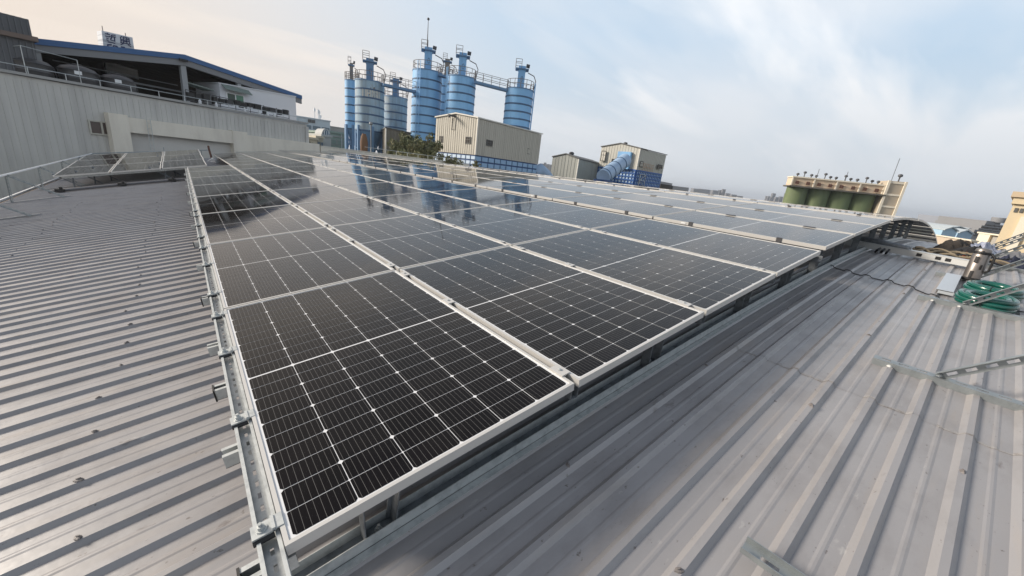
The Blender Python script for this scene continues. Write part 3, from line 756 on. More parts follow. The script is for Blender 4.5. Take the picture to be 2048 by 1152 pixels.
# concrete frame in front of the wall
def conc_box(name, s0, s1, z0, z1, t0, t1, nm=conc):
    m = MB(); m.box(wl((s0+s1)/2, (t0+t1)/2, (z0+z1)/2), (abs(s1-s0), t1-t0, abs(z1-z0)), AXW); return part(name, m, nm, bl)
sA, zA = wp(216, 225, -.5); sB, _ = wp(255, 229, -.5); sC, zC = wp(466, 263, -.5); sD, _ = wp(496, 268, -.5)
conc_box('column', sA, sB, GZ, zA, -.5, -.03); conc_box('column', sD, sC, GZ, zC+.05, -.45, -.03)
zb1 = wp(258, 262, -.4)[1]; zb2 = wp(466, 289, -.4)[1]
conc_box('beam', sB, sC, (zb1+zb2)/2, (zA+zC)/2-.03, -.42, -.03)
conc_box('infill_wall', sB, sC, GZ, (zb1+zb2)/2, -.10, -.035, mat('grey_render', (.60, .585, .555), .9, vary=.08))
zE = wp(613, 285, -.4)[1]
conc_box('low_wall', -.6, sD, GZ, zE, -.42, -.03)
# ladder conduit on the beam
m = MB(); s0, _ = wp(297, 235, -.55)
for q in (-.07, .07): m.tube([wl(s0+q, -.50, -1.0), wl(s0+q, -.50, zA-.05)], .012, 6)
for k in range(9): m.tube([wl(s0-.07, -.50, -.8+k*.25), wl(s0+.07, -.50, -.8+k*.25)], .008, 6)
part('cable_ladder', m, M['galv'], bl)
# window
s0, z0 = wp(175, 239, -.05); s1, _ = wp(222, 246, -.05); _, z1 = wp(182, 268, -.05)
w = link('window', None, bl); w.location = tuple(wl((s0+s1)/2, -.03, (z0+z1)/2)-wl(0, 0, GZ)); w['kind'] = 'thing'; del w['kind']
m = MB(); f_ = .055
for (a, b, c, d) in ((s0, s1, z0, z0-f_), (s0, s1, z1+f_, z1), (s0, s0-f_, z0-f_, z1+f_), (s1+f_, s1, z0-f_, z1+f_), (s1+.36, s1+.30, z0-f_, z1+f_)):
    m.box(wl((a+b)/2, -.05, (c+d)/2), (abs(a-b), .08, abs(c-d)), AXW)
part('frame', m, mat('cream_frame', (.48, .46, .40), .5), w)
m = MB(); m.box(wl((s0+s1)/2, -.022, (z0+z1)/2), (abs(s0-s1)-.04, .02, abs(z0-z1)-.04), AXW); part('pane', m, mat('brown_glass', (.10, .075, .065), .15), w)

# low parapet going on along the oblique end of the roof
pp = thing('parapet_wall', wl(-.7, -.3, -1), 'low grey concrete parapet wall along the oblique far end of the roof', 'parapet')
m = MB(); m.box(wl(-9.6, -.23, zE/2-4.3), (17.8, .34, zE+8.3), AXW); part('wall', m, conc, pp)
m = MB(); m.box(wl(-9.6, -.23, zE-.11), (17.8, .38, .05), AXW); part('coping', m, conc, pp)
rl = thing('parapet_railing', wl(-8, -.2, zE-.1), 'thin grey pipe railing on the low parapet before the blue silos', 'railing')
for k in range(10):
    m = MB(); s = -5.2-k*1.35; m.tube([wl(s, -.2, zE-.1), wl(s, -.2, zE+.22)], .018, 6); part('post', m, M['galv'], rl)
m = MB(); m.tube([wl(-4.6, -.2, zE+.22), wl(-18.2, -.2, zE+.22)], .018, 6); part('rail', m, M['galv'], rl)

# terrace railing
tr = thing('terrace_railing', wl(8, .1, ZT), 'thin grey pipe railing along the top of the warehouse wall', 'railing')
m = MB(); m.tube([wl(-.1, .02, ZT+.27), wl(SL, .02, ZT+.27)], .016, 6); part('rail', m, M['galv'], tr)
s = .5
while s < SL:
    m = MB(); m.tube([wl(s, .02, ZT), wl(s, .02, ZT+.27)], .016, 6); part('post', m, M['galv'], tr); s += 1.02
# open shed
TF = 2.4
sh = thing('open_shed', wl(6, 4, ZT), 'open sided terrace shed with a long blue edged gable roof and dark interior', 'shed')
pl = [wp(66, 76, TF), wp(368, 109, TF), wp(603, 191, TF)]
blue = mat('blue_trim', (.030, .105, .26), .45, vary=.08)
greyst = mat('grey_steelwork', (.20, .205, .215), .6)
dark = mat('shade_toned_sheet', (.022, .020, .020), .9)  # near-black colour carries the shade inside the open shed
FH = .24; DEP = 9.5
for nm, off0, off1, t0, t1, mm in (('roof_edge', 0, -FH, TF-.06, TF, blue), ('edge_beam', -FH, -FH-.30, TF, TF+.14, greyst)):
    for a, b in ((0, 1), (1, 2)):
        m = MB(); (sa, za), (sb, zb) = pl[a], pl[b]
        m.prism([wl(sa, t0, za+off0), wl(sb, t0, zb+off0), wl(sb, t0, zb+off1), wl(sa, t0, za+off1)], e2*(t1-t0)); part(nm, m, mm, sh)
for a, b in ((0, 1), (1, 2)):
    m = MB(); (sa, za), (sb, zb) = pl[a], pl[b]
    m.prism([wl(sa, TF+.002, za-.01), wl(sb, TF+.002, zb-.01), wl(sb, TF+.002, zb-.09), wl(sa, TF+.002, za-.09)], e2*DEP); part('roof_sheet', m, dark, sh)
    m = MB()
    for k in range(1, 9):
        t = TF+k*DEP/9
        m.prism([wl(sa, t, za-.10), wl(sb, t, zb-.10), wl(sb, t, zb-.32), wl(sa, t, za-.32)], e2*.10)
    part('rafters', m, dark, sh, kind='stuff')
sa = pl[0][0]
for (px, pw) in ((75, 16), (365, 12), (474, 9)):
    s, _ = wp(px, 130, TF+.12); zt = np.interp(-s, [-p[0] for p in pl], [p[1] for p in pl])-FH-.25
    m = MB(); wd = pw*28/770*.9; m.box(wl(s, TF+.16, (zt+ZT-.2)/2), (.05+wd*.5, .22, zt-ZT+.2), AXW); part('column', m, mat('grey_column', (.30, .31, .32), .6) if 'grey_column' not in bpy.data.materials else bpy.data.materials['grey_column'], sh)
sm_, _ = wp(395, 190, TF+DEP)
zf_ = lambda s_: float(np.interp(-s_, [-p[0] for p in pl], [p[1] for p in pl]))-.12
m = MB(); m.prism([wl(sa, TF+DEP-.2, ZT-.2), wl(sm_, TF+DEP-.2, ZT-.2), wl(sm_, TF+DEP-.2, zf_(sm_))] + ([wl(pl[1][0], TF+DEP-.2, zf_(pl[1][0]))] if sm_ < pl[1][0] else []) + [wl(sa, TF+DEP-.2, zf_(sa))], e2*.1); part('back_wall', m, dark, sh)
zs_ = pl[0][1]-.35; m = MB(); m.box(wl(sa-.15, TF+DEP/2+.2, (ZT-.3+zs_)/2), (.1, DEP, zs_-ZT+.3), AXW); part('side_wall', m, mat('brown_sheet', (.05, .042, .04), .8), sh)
m = MB(); m.tube([wl(9.8, 4, ZT+.75), wl(4.9, 4, ZT+.75)], .05, 6); m.tube([wl(9.8, 4.5, ZT+1.1), wl(4.9, 4.5, ZT+1.1)], .03, 6); part('pipe', m, greyst, sh)
m = MB(); m.box(wl(pl[1][0]+.1, TF-.10, pl[1][1]-.30), (.38, .10, .10), AXW); part('lamp', m, M['black'], sh)
# grey shed at the far left
s0, z0 = wp(-40, 55, .9); s1, z1 = wp(66, 80, .9)
gs = thing('metal_shed', wl(s0, 2, ZT), 'dark grey corrugated shed wall with a brown roof edge at the end of the terrace', 'shed')
m = MB(); m.box(wl((s0+s1)/2, 3, ZT+.9), (abs(s0-s1), 4.2, 2.4), AXW); part('wall', m, mat('dark_grey_cladding', (.10, .105, .115), .6), gs)
m = MB(); s = s1+.05
while s < s0: m.box(wl(s, .885, ZT+.9), (.05, .03, 2.4), AXW); s += .16
part('cladding_ribs', m, bpy.data.materials['dark_grey_cladding'], gs, kind='stuff')
m = MB(); m.prism([wl(s0, .7, z0+.05), wl(s1-.1, .7, z1+.12), wl(s1-.1, .7, z1-.06), wl(s0, .7, z0-.10)], e2*4.8); part('roof', m, mat('brown_trim', (.16, .12, .10), .7), gs)
# water tanks
def tank(px, pytop, wpx, label, lab):
    t = 1.25; s, zt = wp(px, pytop, t); D_ = (onplane(px, pytop, O_+e2*t, e2)-CAM)@FW
    r = wpx*D_/FPX/2*.86; c = wl(s, t+.1, ZT-.1); h = zt-(ZT-.1)
    o = thing('water_tank', c, label, 'water tank', 'black water tanks on the terrace')
    tm = bpy.data.materials.get('tank_plastic') or mat('tank_plastic', (.060, .058, .060), .38)
    m = MB(); m.lathe(c, [(r, 0), (r*1.0, h*.35), (r*1.02, h*.37), (r, h*.40), (r, h*.68), (r*1.03, h*.71), (r*1.0, h*.74), (r*.82, h*.86), (r*.45, h*.94), (r*.30, h*.95)], 36); part('body', m, tm, o, True)
    m = MB(); m.lathe(c+np.array([0, 0, h*.945]), [(r*.31, 0), (r*.32, .05*h), (r*.20, .075*h), (.02, .08*h)], 24); part('lid', m, tm, o, True)
    if lab:
        n_ = CAM-c; n_[2] = 0; n_ /= np.linalg.norm(n_); sx_ = np.cross([0, 0, 1.], n_)
        m = MB(); m.box(c+n_*(r+.006)+np.array([0, 0, h*.60]), (.22, .03, .14), (sx_, n_, [0, 0, 1.])); part('label', m, M['white'], o)
    m = MB(); m.tube([c+e1*(-r-.03)+np.array([0, 0, h*.75]), c+e1*(-r-.08)+np.array([0, 0, h*.4]), c+e1*(-r-.08)], .025, 6); part('pipe', m, M['dkgrey'], o)
tank(54, 112, 76, 'black water tank without a label, behind the tall railing at the terrace end', False)
tank(155, 129, 66, 'black water tank with a white label, between the two other tanks', True)
tank(236, 148, 58, 'black water tank with a white label, deepest under the blue edged roof', True)
m = MB()
a0 = wl(wp(52, 142, .1)[0], .1, ZT); h_ = 1.0
for q in (0, -1.5): m.tube([a0+e1*q, a0+e1*q+np.array([0, 0, h_ if q == 0 else .9])], .014, 6)
m.tube([a0+np.array([0, 0, h_]), a0+e1*-1.5+np.array([0, 0, .9])], .013, 6); m.tube([a0+np.array([0, 0, h_]), a0+e2*1.2+np.array([0, 0, h_])], .013, 6)
solo('tank_rail', m, M['galv'], 'short tall pipe rail in front of the leftmost black tank', 'railing')
# white cabin on the terrace
TC = 2.3
s0, z0 = wp(438, 167, TC); s1, z1 = wp(591, 194, TC); 
cb = thing('white_cabin', wl((s0+s1)/2, TC, ZT), 'plain white cabin with a green window and awning under the blue edged roof', 'cabin')
m = MB(); m.prism([wl(s0, TC, z0), wl(s1, TC, z1), wl(s1, TC, ZT-.1), wl(s0, TC, ZT-.1)], e2*2.6); part('wall', m, mat('white_render', (.66, .67, .70), .7, vary=.04), cb)
m = MB(); m.prism([wl(s0+.06, TC-.05, z0+.05), wl(s1-.02, TC-.05, z1+.05), wl(s1-.02, TC-.05, z1), wl(s0+.06, TC-.05, z0)], e2*2.7); part('parapet', m, bpy.data.materials['white_render'], cb)
a0, b0 = wp(453, 186, TC); a1, b1 = wp(487, 209, TC); wh = bpy.data.materials['white_render']
w = link('window', None, cb); w.location = tuple(wl((a0+a1)/2, TC, b0)-np.array(cb.location))
m = MB(); m.box(wl((a0+a1)/2, TC-.03, (b0+b1)/2), (abs(a0-a1)+.1, .06, b0-b1+.1), AXW); part('frame', m, M['white'], w)
for q, cc in ((.26, (.03, .06, .045)), (-.26, (.07, .20, .13))):
    m = MB(); m.box(wl((a0+a1)/2+q*abs(a0-a1), TC-.065, (b0+b1)/2), (abs(a0-a1)*.44, .02, b0-b1), AXW); part('pane', m, mat('green_glass', cc, .2), w)
m = MB(); m.prism([wl(a0+.25, TC-.02, b0+.42), wl(a1-.35, TC-.02, b0+.36), wl(a1-.35, TC-.40, b0+.12), wl(a0+.25, TC-.40, b0+.16)], (0, 0, .05)); part('awning', m, mat('grey_awning', (.17, .21, .19), .6), cb)
m = MB(); m.prism([wl(s0+1.7, TC+.4, z0-.25), wl(s0+.2, TC+.2, z0-.45), wl(s0+.2, TC+1.4, z0-.45), wl(s0+1.3, TC+1.4, z0-.25)], (0, 0, .06)); part('side_awning', m, bpy.data.materials['grey_awning'], cb)
# rack of dark boxes along the terrace edge
rk = thing('storage_rack', wl(3, .5, ZT), 'low rack of black boxes and white bottles along the terrace edge', 'rack')
sa_, _ = wp(372, 200, .5); sb_, _ = wp(577, 232, .5)
m = MB(); m.tube([wl(sa_, .45, ZT+.62), wl(sb_, .45, ZT+.52)], .02, 6); m.tube([wl(sa_, .45, ZT+.12), wl(sb_, .45, ZT+.12)], .02, 6)
for k in range(8): s = sa_+(sb_-sa_)*k/7; m.tube([wl(s, .45, ZT), wl(s, .45, ZT+.6)], .018, 6)
part('frame', m, M['dkgrey'], rk)
random.seed(5); s = sa_-.1
while s > sb_+.2:
    w_ = random.uniform(.14, .42); h_ = random.uniform(.22, .42)
    m = MB(); m.box(wl(s-w_/2, .55+random.uniform(-.05, .1), ZT+.60-h_/2-random.uniform(0, .08)), (w_, .25, h_), AXW); part('box', m, M['black'] if random.random() < .8 else M['dkgrey'], rk)
    if random.random() < .6:
        m = MB(); m.lathe(wl(s-w_/2, .40, ZT+.05), [(.07, 0), (.07, .15), (.03, .2), (.03, .24)], 8); part('bottle', m, M['white'], rk)
    s -= w_+random.uniform(.02, .22)
# sign board standing behind the shed roof
TS = 11.5
c4 = [wp(x_, y_, TS) for x_, y_ in ((203, 61), (265, 75), (270, 104), (206, 104))]
sg = thing('billboard', wl(c4[0][0]-1, TS, c4[3][1]), 'white roof billboard with two large dark blue characters above the blue edged roof', 'billboard')
zb = min(c4[2][1], c4[3][1])-1.2
m = MB(); m.prism([wl(c4[0][0], TS, c4[0][1]), wl(c4[1][0], TS, c4[1][1]), wl(c4[1][0], TS, zb), wl(c4[3][0], TS, zb)], e2*.7); part('board', m, mat('white_board', (.68, .71, .76), .7, streak=((.40, .43, .48), (.3, .3, 6), .45, .6)), sg)
ink = mat('navy_lettering', (.018, .028, .10), .6)
def stroke(m, pts, w_):
    for (xa, ya), (xb, yb) in zip(pts[:-1], pts[1:]):
        (s0, z0), (s1, z1) = wp(195+xa*90/1728, 45+ya*60/1152, TS), wp(195+xb*90/1728, 45+yb*60/1152, TS)
        m.bar(wl(s0, TS-.012, z0), wl(s1, TS-.012, z1), .024, w_)
m = MB()
for st in ([(285, 425), (480, 470)], [(380, 400), (385, 440)], [(290, 515), (425, 555)], [(330, 595), (425, 625)], [(340, 660), (420, 690)], [(430, 545), (500, 530)],
           [(535, 480), (545, 570), (500, 640)], [(540, 480), (690, 490)], [(545, 545), (700, 560)], [(650, 570), (655, 700)], [(480, 660), (680, 725)], [(390, 745), (560, 770), (680, 810)]): stroke(m, st, .055)
part('lettering', m, ink, sg)
m = MB()
for st in ([(880, 560), (905, 770)], [(880, 560), (940, 535)], [(885, 650), (960, 660)], [(890, 700), (960, 705)], [(985, 545), (1000, 790)], [(985, 550), (1110, 575)], [(1110, 575), (1130, 800)], [(1020, 625), (1085, 640)],
           [(1020, 690), (1090, 700), (1085, 745), (1030, 740), (1020, 690)], [(1130, 590), (1200, 600)], [(1200, 595), (1235, 840)], [(1140, 660), (1205, 670)], [(1145, 725), (1210, 730)], [(870, 765), (1280, 845)], [(1000, 800), (890, 850)], [(1160, 845), (1290, 940)]): stroke(m, st, .05)
part('lettering', m, ink, sg)
m = MB()
for st in ([(385, 850), (545, 855)], [(390, 850), (395, 950)], [(600, 885), (760, 920)], [(610, 890), (615, 970)], [(760, 920), (765, 980)], [(900, 940), (1050, 960)]): stroke(m, st, .08)
part('lettering', m, ink, sg)
for px, y0_, y1_ in ((207, 52, 62), (253, 66, 74)):
    (s_, z0), (_, z1) = wp(px, y1_, TS), wp(px, y0_, TS); m = MB(); m.tube([wl(s_, TS+.1, z0-.1), wl(s_, TS+.1, z1)], .02, 5); part('rod', m, M['dkgrey'], sg)

# ------------------------------------------------------------------ cement plant: blue silos
bm = {}
bm['silo'] = mat('blue_silo_paint', (.21, .45, .74), .55, streak=((.15, .33, .57), (1.1, 1.1, .12), .5, .75), dirt=((.36, .36, .35), .45, .60, .78), vary=.12)
bm['silo_old'] = mat('weathered_blue_silo_paint', (.30, .44, .56), .7, streak=((.20, .26, .31), (1.3, 1.3, .10), .45, .7), dirt=((.33, .37, .39), .55, .5, .65), vary=.15)
bm['band'] = mat('dark_blue_band', (.045, .10, .19), .6)
bm['steel'] = mat('blue_steel', (.11, .22, .38), .6)
bm['rail'] = mat('rusty_railing', (.17, .15, .14), .7)
bm['old'] = mat('weathered_unit', (.22, .20, .18), .8)
def disc(c, r, n=40): return [c+np.array([r*math.cos(2*math.pi*k/n), r*math.sin(2*math.pi*k/n), 0]) for k in range(n)]
def railring(m, c, r, h=1.0, a0=0, a1=2*math.pi, n=14, rt_=.035):
    ang = np.linspace(a0, a1, n+1)
    for hh in (h, h*.5): m.tube([c+np.array([r*math.cos(a), r*math.sin(a), hh]) for a in np.linspace(a0, a1, 2*n+1)], rt_, 5)
    for a in ang[:-1] if a1-a0 > 6.2 else ang: m.tube([c+np.array([r*math.cos(a), r*math.sin(a), 0]), c+np.array([r*math.cos(a), r*math.sin(a), h])], rt_, 5)
def silo(xl, xr, yt, D, ycone, bands, label, paint='silo', unit=True, legs=False, ladder=None, unit_mat=None, uh=2.6, mast=None, hw=None):
    """xl, xr, yt: left edge, right edge and rim level in the photo; D: depth; ycone: where the hopper begins"""
    c = dep((xl+xr)/2, yt, D); r = np.linalg.norm(dep(xl, yt, D)-dep(xr, yt, D))/2*.97
    zc_ = dep((xl+xr)/2, ycone, D)[2]; zt = c[2]; base = np.array([c[0], c[1], GZ]); P = lambda z: np.array([c[0], c[1], z])
    o = thing('silo', base, label, 'silo', 'blue cement silos')
    m = MB(); m.lathe(P(0), [(r, zc_), (r, zt)], 48); part('body', m, bm[paint], o, True)
    m = MB(); m.lathe(P(0), [(r*.18, max(GZ+1, zc_-r*1.9)), (r*.999, zc_-.002)], 36); part('hopper', m, bm['steel'], o, True)
    m = MB(); m.lathe(P(zt), [(r*1.03, 0), (r*1.03, .12), (.1, .30)], 40); part('top_deck', m, bm['steel'], o)
    for k in range(bands):
        z = zc_+(zt-zc_)*(k+.02)/bands
        m = MB(); m.lathe(P(z), [(r*1.0, -.10), (r*1.022, -.08), (r*1.022, .08), (r*1.0, .10)], 48); part('band', m, bm['band'], o)
    m = MB(); railring(m, P(zt+.12), r*.97); part('railing', m, bm['rail'], o)
    v = CAM-c; v[2] = 0; v /= np.linalg.norm(v); lat = np.cross([0, 0, 1.], v)
    if unit:
        um = unit_mat or bm['silo']; ux = r*.50; b = P(zt+.2)+v*r*.2
        m = MB(); m.box(b+np.array([0, 0, uh/2]), (ux, ux, uh), (lat, v, [0, 0, 1.])); part('filter_unit', m, um, o)
        m = MB(); m.box(b+np.array([0, 0, uh*.86]), (ux*1.9, ux*1.5, .12), (lat, v, [0, 0, 1.])); part('unit_platform', m, bm['steel'], o)
        for q in (-1, 1):
            m = MB(); m.prism([b+lat*q*ux*.5+np.array([0, 0, uh*.74]), b+lat*q*ux*.75+np.array([0, 0, uh*.84]), b+lat*q*ux*.5+np.array([0, 0, uh*.84])], v*ux*.4); part('gusset', m, bm['steel'], o)
        m = MB(); m.tube([b+lat*ux*.55+np.array([0, 0, uh+.15]), b+lat*ux*1.05+np.array([0, 0, uh+.10])], .22, 10); part('fan_motor', m, M['dkgrey'], o)
        m = MB(); q0 = b+np.array([0, 0, uh*.86+.06]); cs = [q0+lat*ux*a+v*ux*d for a, d in ((-.95, -.75), (-.95, .75), (-.1, .75), (-.1, -.75))]
        for i in range(4):
            for hh in (1.0, .5): m.tube([cs[i]+np.array([0, 0, hh]), cs[(i+1) % 4]+np.array([0, 0, hh])], .03, 5)
            m.tube([cs[i], cs[i]+np.array([0, 0, 1.0])], .03, 5)
        part('unit_railing', m, bm['rail'], o)
        m = MB(); h0 = b+v*ux*.51+lat*ux*.1+np.array([0, 0, uh*.3]); m.tube([h0+lat*.14*math.cos(a)*1.0+np.array([0, 0, .3*math.sin(a)+.3]) for a in np.linspace(0, 6.28, 13)], .03, 5); part('hatch', m, bm['band'], o)
        m = MB(); e = b+lat*ux*.9+np.array([0, 0, uh*.75]); m.tube([e, e+lat*r*.45-np.array([0, 0, .3]), e+lat*r*.62-np.array([0, 0, .9]), P(zt+.1)+lat*r*.95+v*r*.2], .06, 6); part('pipe', m, bm['rail'], o, True)
        if mast:
            m = MB(); z1 = dep(*mast, D)[2]; q0 = b-lat*ux*.2+np.array([0, 0, uh]); m.tube([q0, np.array([q0[0], q0[1], z1])], .05, 6, rs=[.07, .03]); m.lathe(np.array([q0[0], q0[1], z1-.1]), [(.02, 0), (.16, .1), (.16, .25), (.02, .35)], 10); part('lightning_rod', m, M['dkgrey'], o)
    if ladder is not None:
        a = lat*math.sin(ladder)+v*math.cos(ladder)
        m = MB(); p = P(0)+a*(r+.16); t_ = np.cross([0, 0, 1.], a)
        for q in (-.2, .2): m.tube([p+t_*q+np.array([0, 0, zc_-4]), p+t_*q+np.array([0, 0, zt+1])], .045, 5)
        z = zc_-4
        while z < zt: m.tube([p-t_*.2+np.array([0, 0, z]), p+t_*.2+np.array([0, 0, z])], .025, 4); z += .45
        part('ladder', m, bm['silo'], o)
    if legs:
        fts = []
        for k in range(6):
            a = 2*math.pi*(k+.35)/6; q = np.array([math.cos(a), math.sin(a), 0])*r*.98; fts.append(q)
            m = MB(); m.box(P((zc_+.6+GZ)/2)+q, (.34, .34, zc_+.6-GZ)); part('leg', m, bm['steel'], o)
        for k in range(6):
            a, b = fts[k], fts[(k+1) % 6]; m = MB(); m.bar(P(zc_-.4)+a, P(zc_-4.2)+b, .12, .12); part('brace', m, bm['steel'], o)
            m = MB(); m.bar(P(zc_-2.2)+a, P(zc_-2.2)+b, .12, .12); part('cross_beam', m, bm['steel'], o)
    return o, P, r, zt, lat, v
sA_ = silo(690, 716, 163, 57, 257, 6, 'slim pale blue cement silo at the left end, half behind the lettered silo', 'silo', True, True, None, bm['old'], 2.2)
sB_ = silo(711, 768.5, 166, 50, 262, 6, 'weathered pale blue cement silo on legs with faded lettering near its top', 'silo_old', True, True, None, bm['steel'], 2.5)
sC_ = silo(767.5, 815, 197, 62, 270, 5, 'short dull blue cement silo behind the brown shed and catwalk', 'silo_old', True, False, None, bm['steel'], 2.6)
sD_ = silo(825.5, 885, 146, 52, 283, 8, 'tallest blue cement silo carrying a ball tipped lightning rod', 'silo', True, False, -.55, None, 2.7, (855, 51))
sE_ = silo(874, 912, 160, 62, 283, 8, 'narrow dark blue cement silo squeezed between two broader silos', 'silo', True, False, None, bm['old'], 2.7)
sF_ = silo(893.5, 953, 158, 51, 283, 8, 'broad blue cement silo behind the cream cabin, joined to the longest catwalk', 'silo', True, False, -1.15, None, 2.7)
sG_ = silo(1011.5, 1068, 182, 51, 283, 7, 'blue cement silo standing apart at the right end of the catwalk', 'silo', True, False, 1.35, None, 2.6)
# faded lettering on the weathered silo: worn pale blocks around the drum
o, P, r, zt, lat, v = sB_
zl = dep(740, 190, 50)[2]; fade = mat('faded_lettering', (.56, .55, .50), .8, dirt=((.30, .38, .44), 2.2, .5, .7)); rust = mat('rust_patch', (.13, .09, .07), .9)
def onshell(a, z, e=.012): return P(z)+(lat*math.sin(a)+v*math.cos(a))*(r+e)
def shellpatch(m, a0, a1, z0, z1, n=4):
    an = np.linspace(a0, a1, n+1); vs = []
    for a in an: vs += [onshell(a, z0), onshell(a, z1)]
    m.add(vs, [(2*i, 2*i+2, 2*i+3, 2*i+1) for i in range(n)])
m = MB()
for a0, a1 in ((-.52, -.44), (-.30, -.22)): shellpatch(m, a0, a1, zl-.5, zl+.5, 2)
for z in (zl-.5, zl-.06, zl+.38): shellpatch(m, -.20, .04, z, z+.14, 3)
shellpatch(m, -.20, -.13, zl-.5, zl+.5, 2); shellpatch(m, -.01, .06, zl-.45, zl+.45, 2)
for a in (.12, .26, .40): shellpatch(m, a, a+.06, zl-.5, zl+.5, 2)
for k in range(4): shellpatch(m, .18+k*.035, .225+k*.035, zl+.3-k*.22, zl+.5-k*.22, 1)
for a in (.50, .64): shellpatch(m, a, a+.06, zl-.5, zl+.5, 2)
part('lettering', m, fade, o)
m = MB(); random.seed(3)
for k in range(12): a = random.uniform(-.25, .5); z = zl+random.uniform(-.5, .7); shellpatch(m, a, a+random.uniform(.02, .06), z, z+random.uniform(.08, .3), 1)
part('rust_patches', m, rust, o, kind='stuff')
# catwalks
def catwalk(p, q, label):
    o = thing('catwalk', (p+q)/2, label, 'catwalk', 'catwalks between the silos')
    d = (q-p)/np.linalg.norm(q-p); s = np.cross(d, [0, 0, 1.]); s /= np.linalg.norm(s)
    m = MB(); m.bar(p, q, 1.0, .28); part('deck', m, bm['steel'], o)
    for k in (-1, 1):
        m = MB()
        for h in (1.15, .62): m.tube([p+s*k*.5+np.array([0, 0, h]), q+s*k*.5+np.array([0, 0, h])], .03, 5)
        n = int(np.linalg.norm(q-p)/.95)
        for i in range(n+1): a = p+(q-p)*i/n+s*k*.5; m.tube([a, a+np.array([0, 0, 1.15])], .03, 5)
        part('railing', m, bm['rail'], o)
catwalk(dep(765, 169.5, 49), dep(829, 183.5, 51.5), 'short catwalk bridging the lettered silo and the tallest silo')
catwalk(dep(949, 164.5, 50), dep(1015, 181.5, 50.5), 'long catwalk bridging the broad silo and the silo standing apart')
catwalk(dep(877, 150, 51), dep(905, 157, 51.5), 'very short catwalk between the tallest silo and the narrow dark silo')

# ------------------------------------------------------------------ cabins of the plant
cream = mat('cream_cladding', (.50, .475, .41), .6, streak=((.38, .36, .31), (3, 3, .18), .45, .75), vary=.05)
greenish = mat('grey_green_cladding', (.34, .35, .32), .65, streak=((.26, .27, .25), (2, 2, .15), .45, .75), vary=.06)
trim = mat('pale_trim', (.62, .60, .54), .5); dktrim = mat('dark_trim', (.09, .09, .085), .6)
lb_blue = mat('pale_blue_panel', (.50, .62, .76), .5, vary=.12); dk_blue = mat('strong_blue_frame', (.02, .07, .20), .5); md_blue = mat('mid_blue_panel', (.26, .42, .62), .55, vary=.15)
darkglass = mat('dark_window', (.035, .03, .025), .25)
Zv = np.array([0, 0, 1.])
def building(name, K, Lc, Rc, ztK, zb, label, cat, wm, apex=None, rib=.33, group=None):
    """K corner nearest the camera, Lc / Rc the far ends of its two visible faces (x, y); gable over the left face"""
    K = np.array([*K[:2], 0.]); Lc = np.array([*Lc[:2], 0.]); Rc = np.array([*Rc[:2], 0.]); F_ = Lc+Rc-K
    o = thing(name, (K[0], K[1], zb), label, cat, group)
    gz = apex if apex is not None else ztK
    mid = (K+Lc)/2; ext = Rc-K
    m = MB(); m.prism([K+Zv*zb, Lc+Zv*zb, Lc+Zv*ztK, mid+Zv*gz, K+Zv*ztK], ext); part('wall', m, wm, o)
    m = MB(); u = ext/np.linalg.norm(ext); 
    for (p, q) in ((Lc, mid), (mid, K)):
        zp, zq = (ztK, gz) if p is Lc else (gz, ztK)
        dxy = (K-Lc)/np.linalg.norm(K-Lc)
        a = p+Zv*zp-(dxy*.12 if p is Lc else 0)-u*.15; b = q+Zv*zq+(dxy*.12 if p is not Lc else 0)-u*.15
        m = MB(); m.prism([a+Zv*.02, b+Zv*.02, b+Zv*.15, a+Zv*.15], ext+u*.3); part('roof', m, dktrim if name != 'cream_cabin' else trim, o)
    m = MB()
    for (a, b, n_) in ((K, Lc, -u), (K, Rc, (K-Lc)/np.linalg.norm(K-Lc))):
        l = np.linalg.norm(b-a); k = int(l/rib)
        for i in range(1, k):
            p = a+(b-a)*i/k+n_*.02; zt_ = ztK+(gz-ztK)*(1-abs(2*i/k-1)) if b is Lc else ztK
            m.bar(p+Zv*(zb+.05), p+Zv*(zt_-.05), .03, .03, up=n_)
    part('cladding_ribs', m, wm, o, kind='stuff')
    m = MB(); m.box(K+Zv*(zb+ztK)/2-u*.04+(K-Lc)/np.linalg.norm(K-Lc)*.04, (.14, .14, ztK-zb)); part('corner_trim', m, trim, o)
    return o, K, Lc, Rc, u, (K-Lc)/np.linalg.norm(K-Lc)
def facewin(o, px0, py0, px1, py1, O3, n_, name='window', frame=.07, pm=None, bars=True):
    p0 = onplane(px0, py0, O3, n_)+n_*.05; p1 = onplane(px1, py1, O3, n_)+n_*.05
    s = np.cross(Zv, n_); s /= np.linalg.norm(s); w = abs((p1-p0)@s); h = abs(p1[2]-p0[2]); c = (p0+p1)/2
    e = link(name, None, o); e.location = tuple(c-np.array(o.location))
    m = MB()
    for q in (-1, 1): m.box(c+s*q*w/2, (frame, .10, h+frame), (s, n_, Zv)); m.box(c+Zv*q*h/2, (w-frame, .10, frame), (s, n_, Zv))
    if bars: m.box(c, (frame*.6, .09, h-frame), (s, n_, Zv)); m.box(c+Zv*.1*h, (w-frame, .085, frame*.6), (s, n_, Zv))
    part('frame', m, dktrim, e)
    m = MB(); m.box(c-n_*.01, (w-frame*.5, .06, h-frame*.5), (s, n_, Zv)); part('pane', m, pm or darkglass, e)
DK = 41.5
K = dep(956.5, 237, DK); Kb = dep(951, 309, DK); Lc = dep(872.5, 239, 45.5); Rc = dep(1083.5, 268, 50.5)
ztop = K[2]; apz = dep(914, 228.5, 43.5)[2]
cc = building('cream_cabin', K, Lc, Rc, ztop, Kb[2], 'cream ribbed metal cabin with four small windows raised on a blue panelled base', 'cabin', cream, apz)
o, K, Lc, Rc, u, w_ = cc
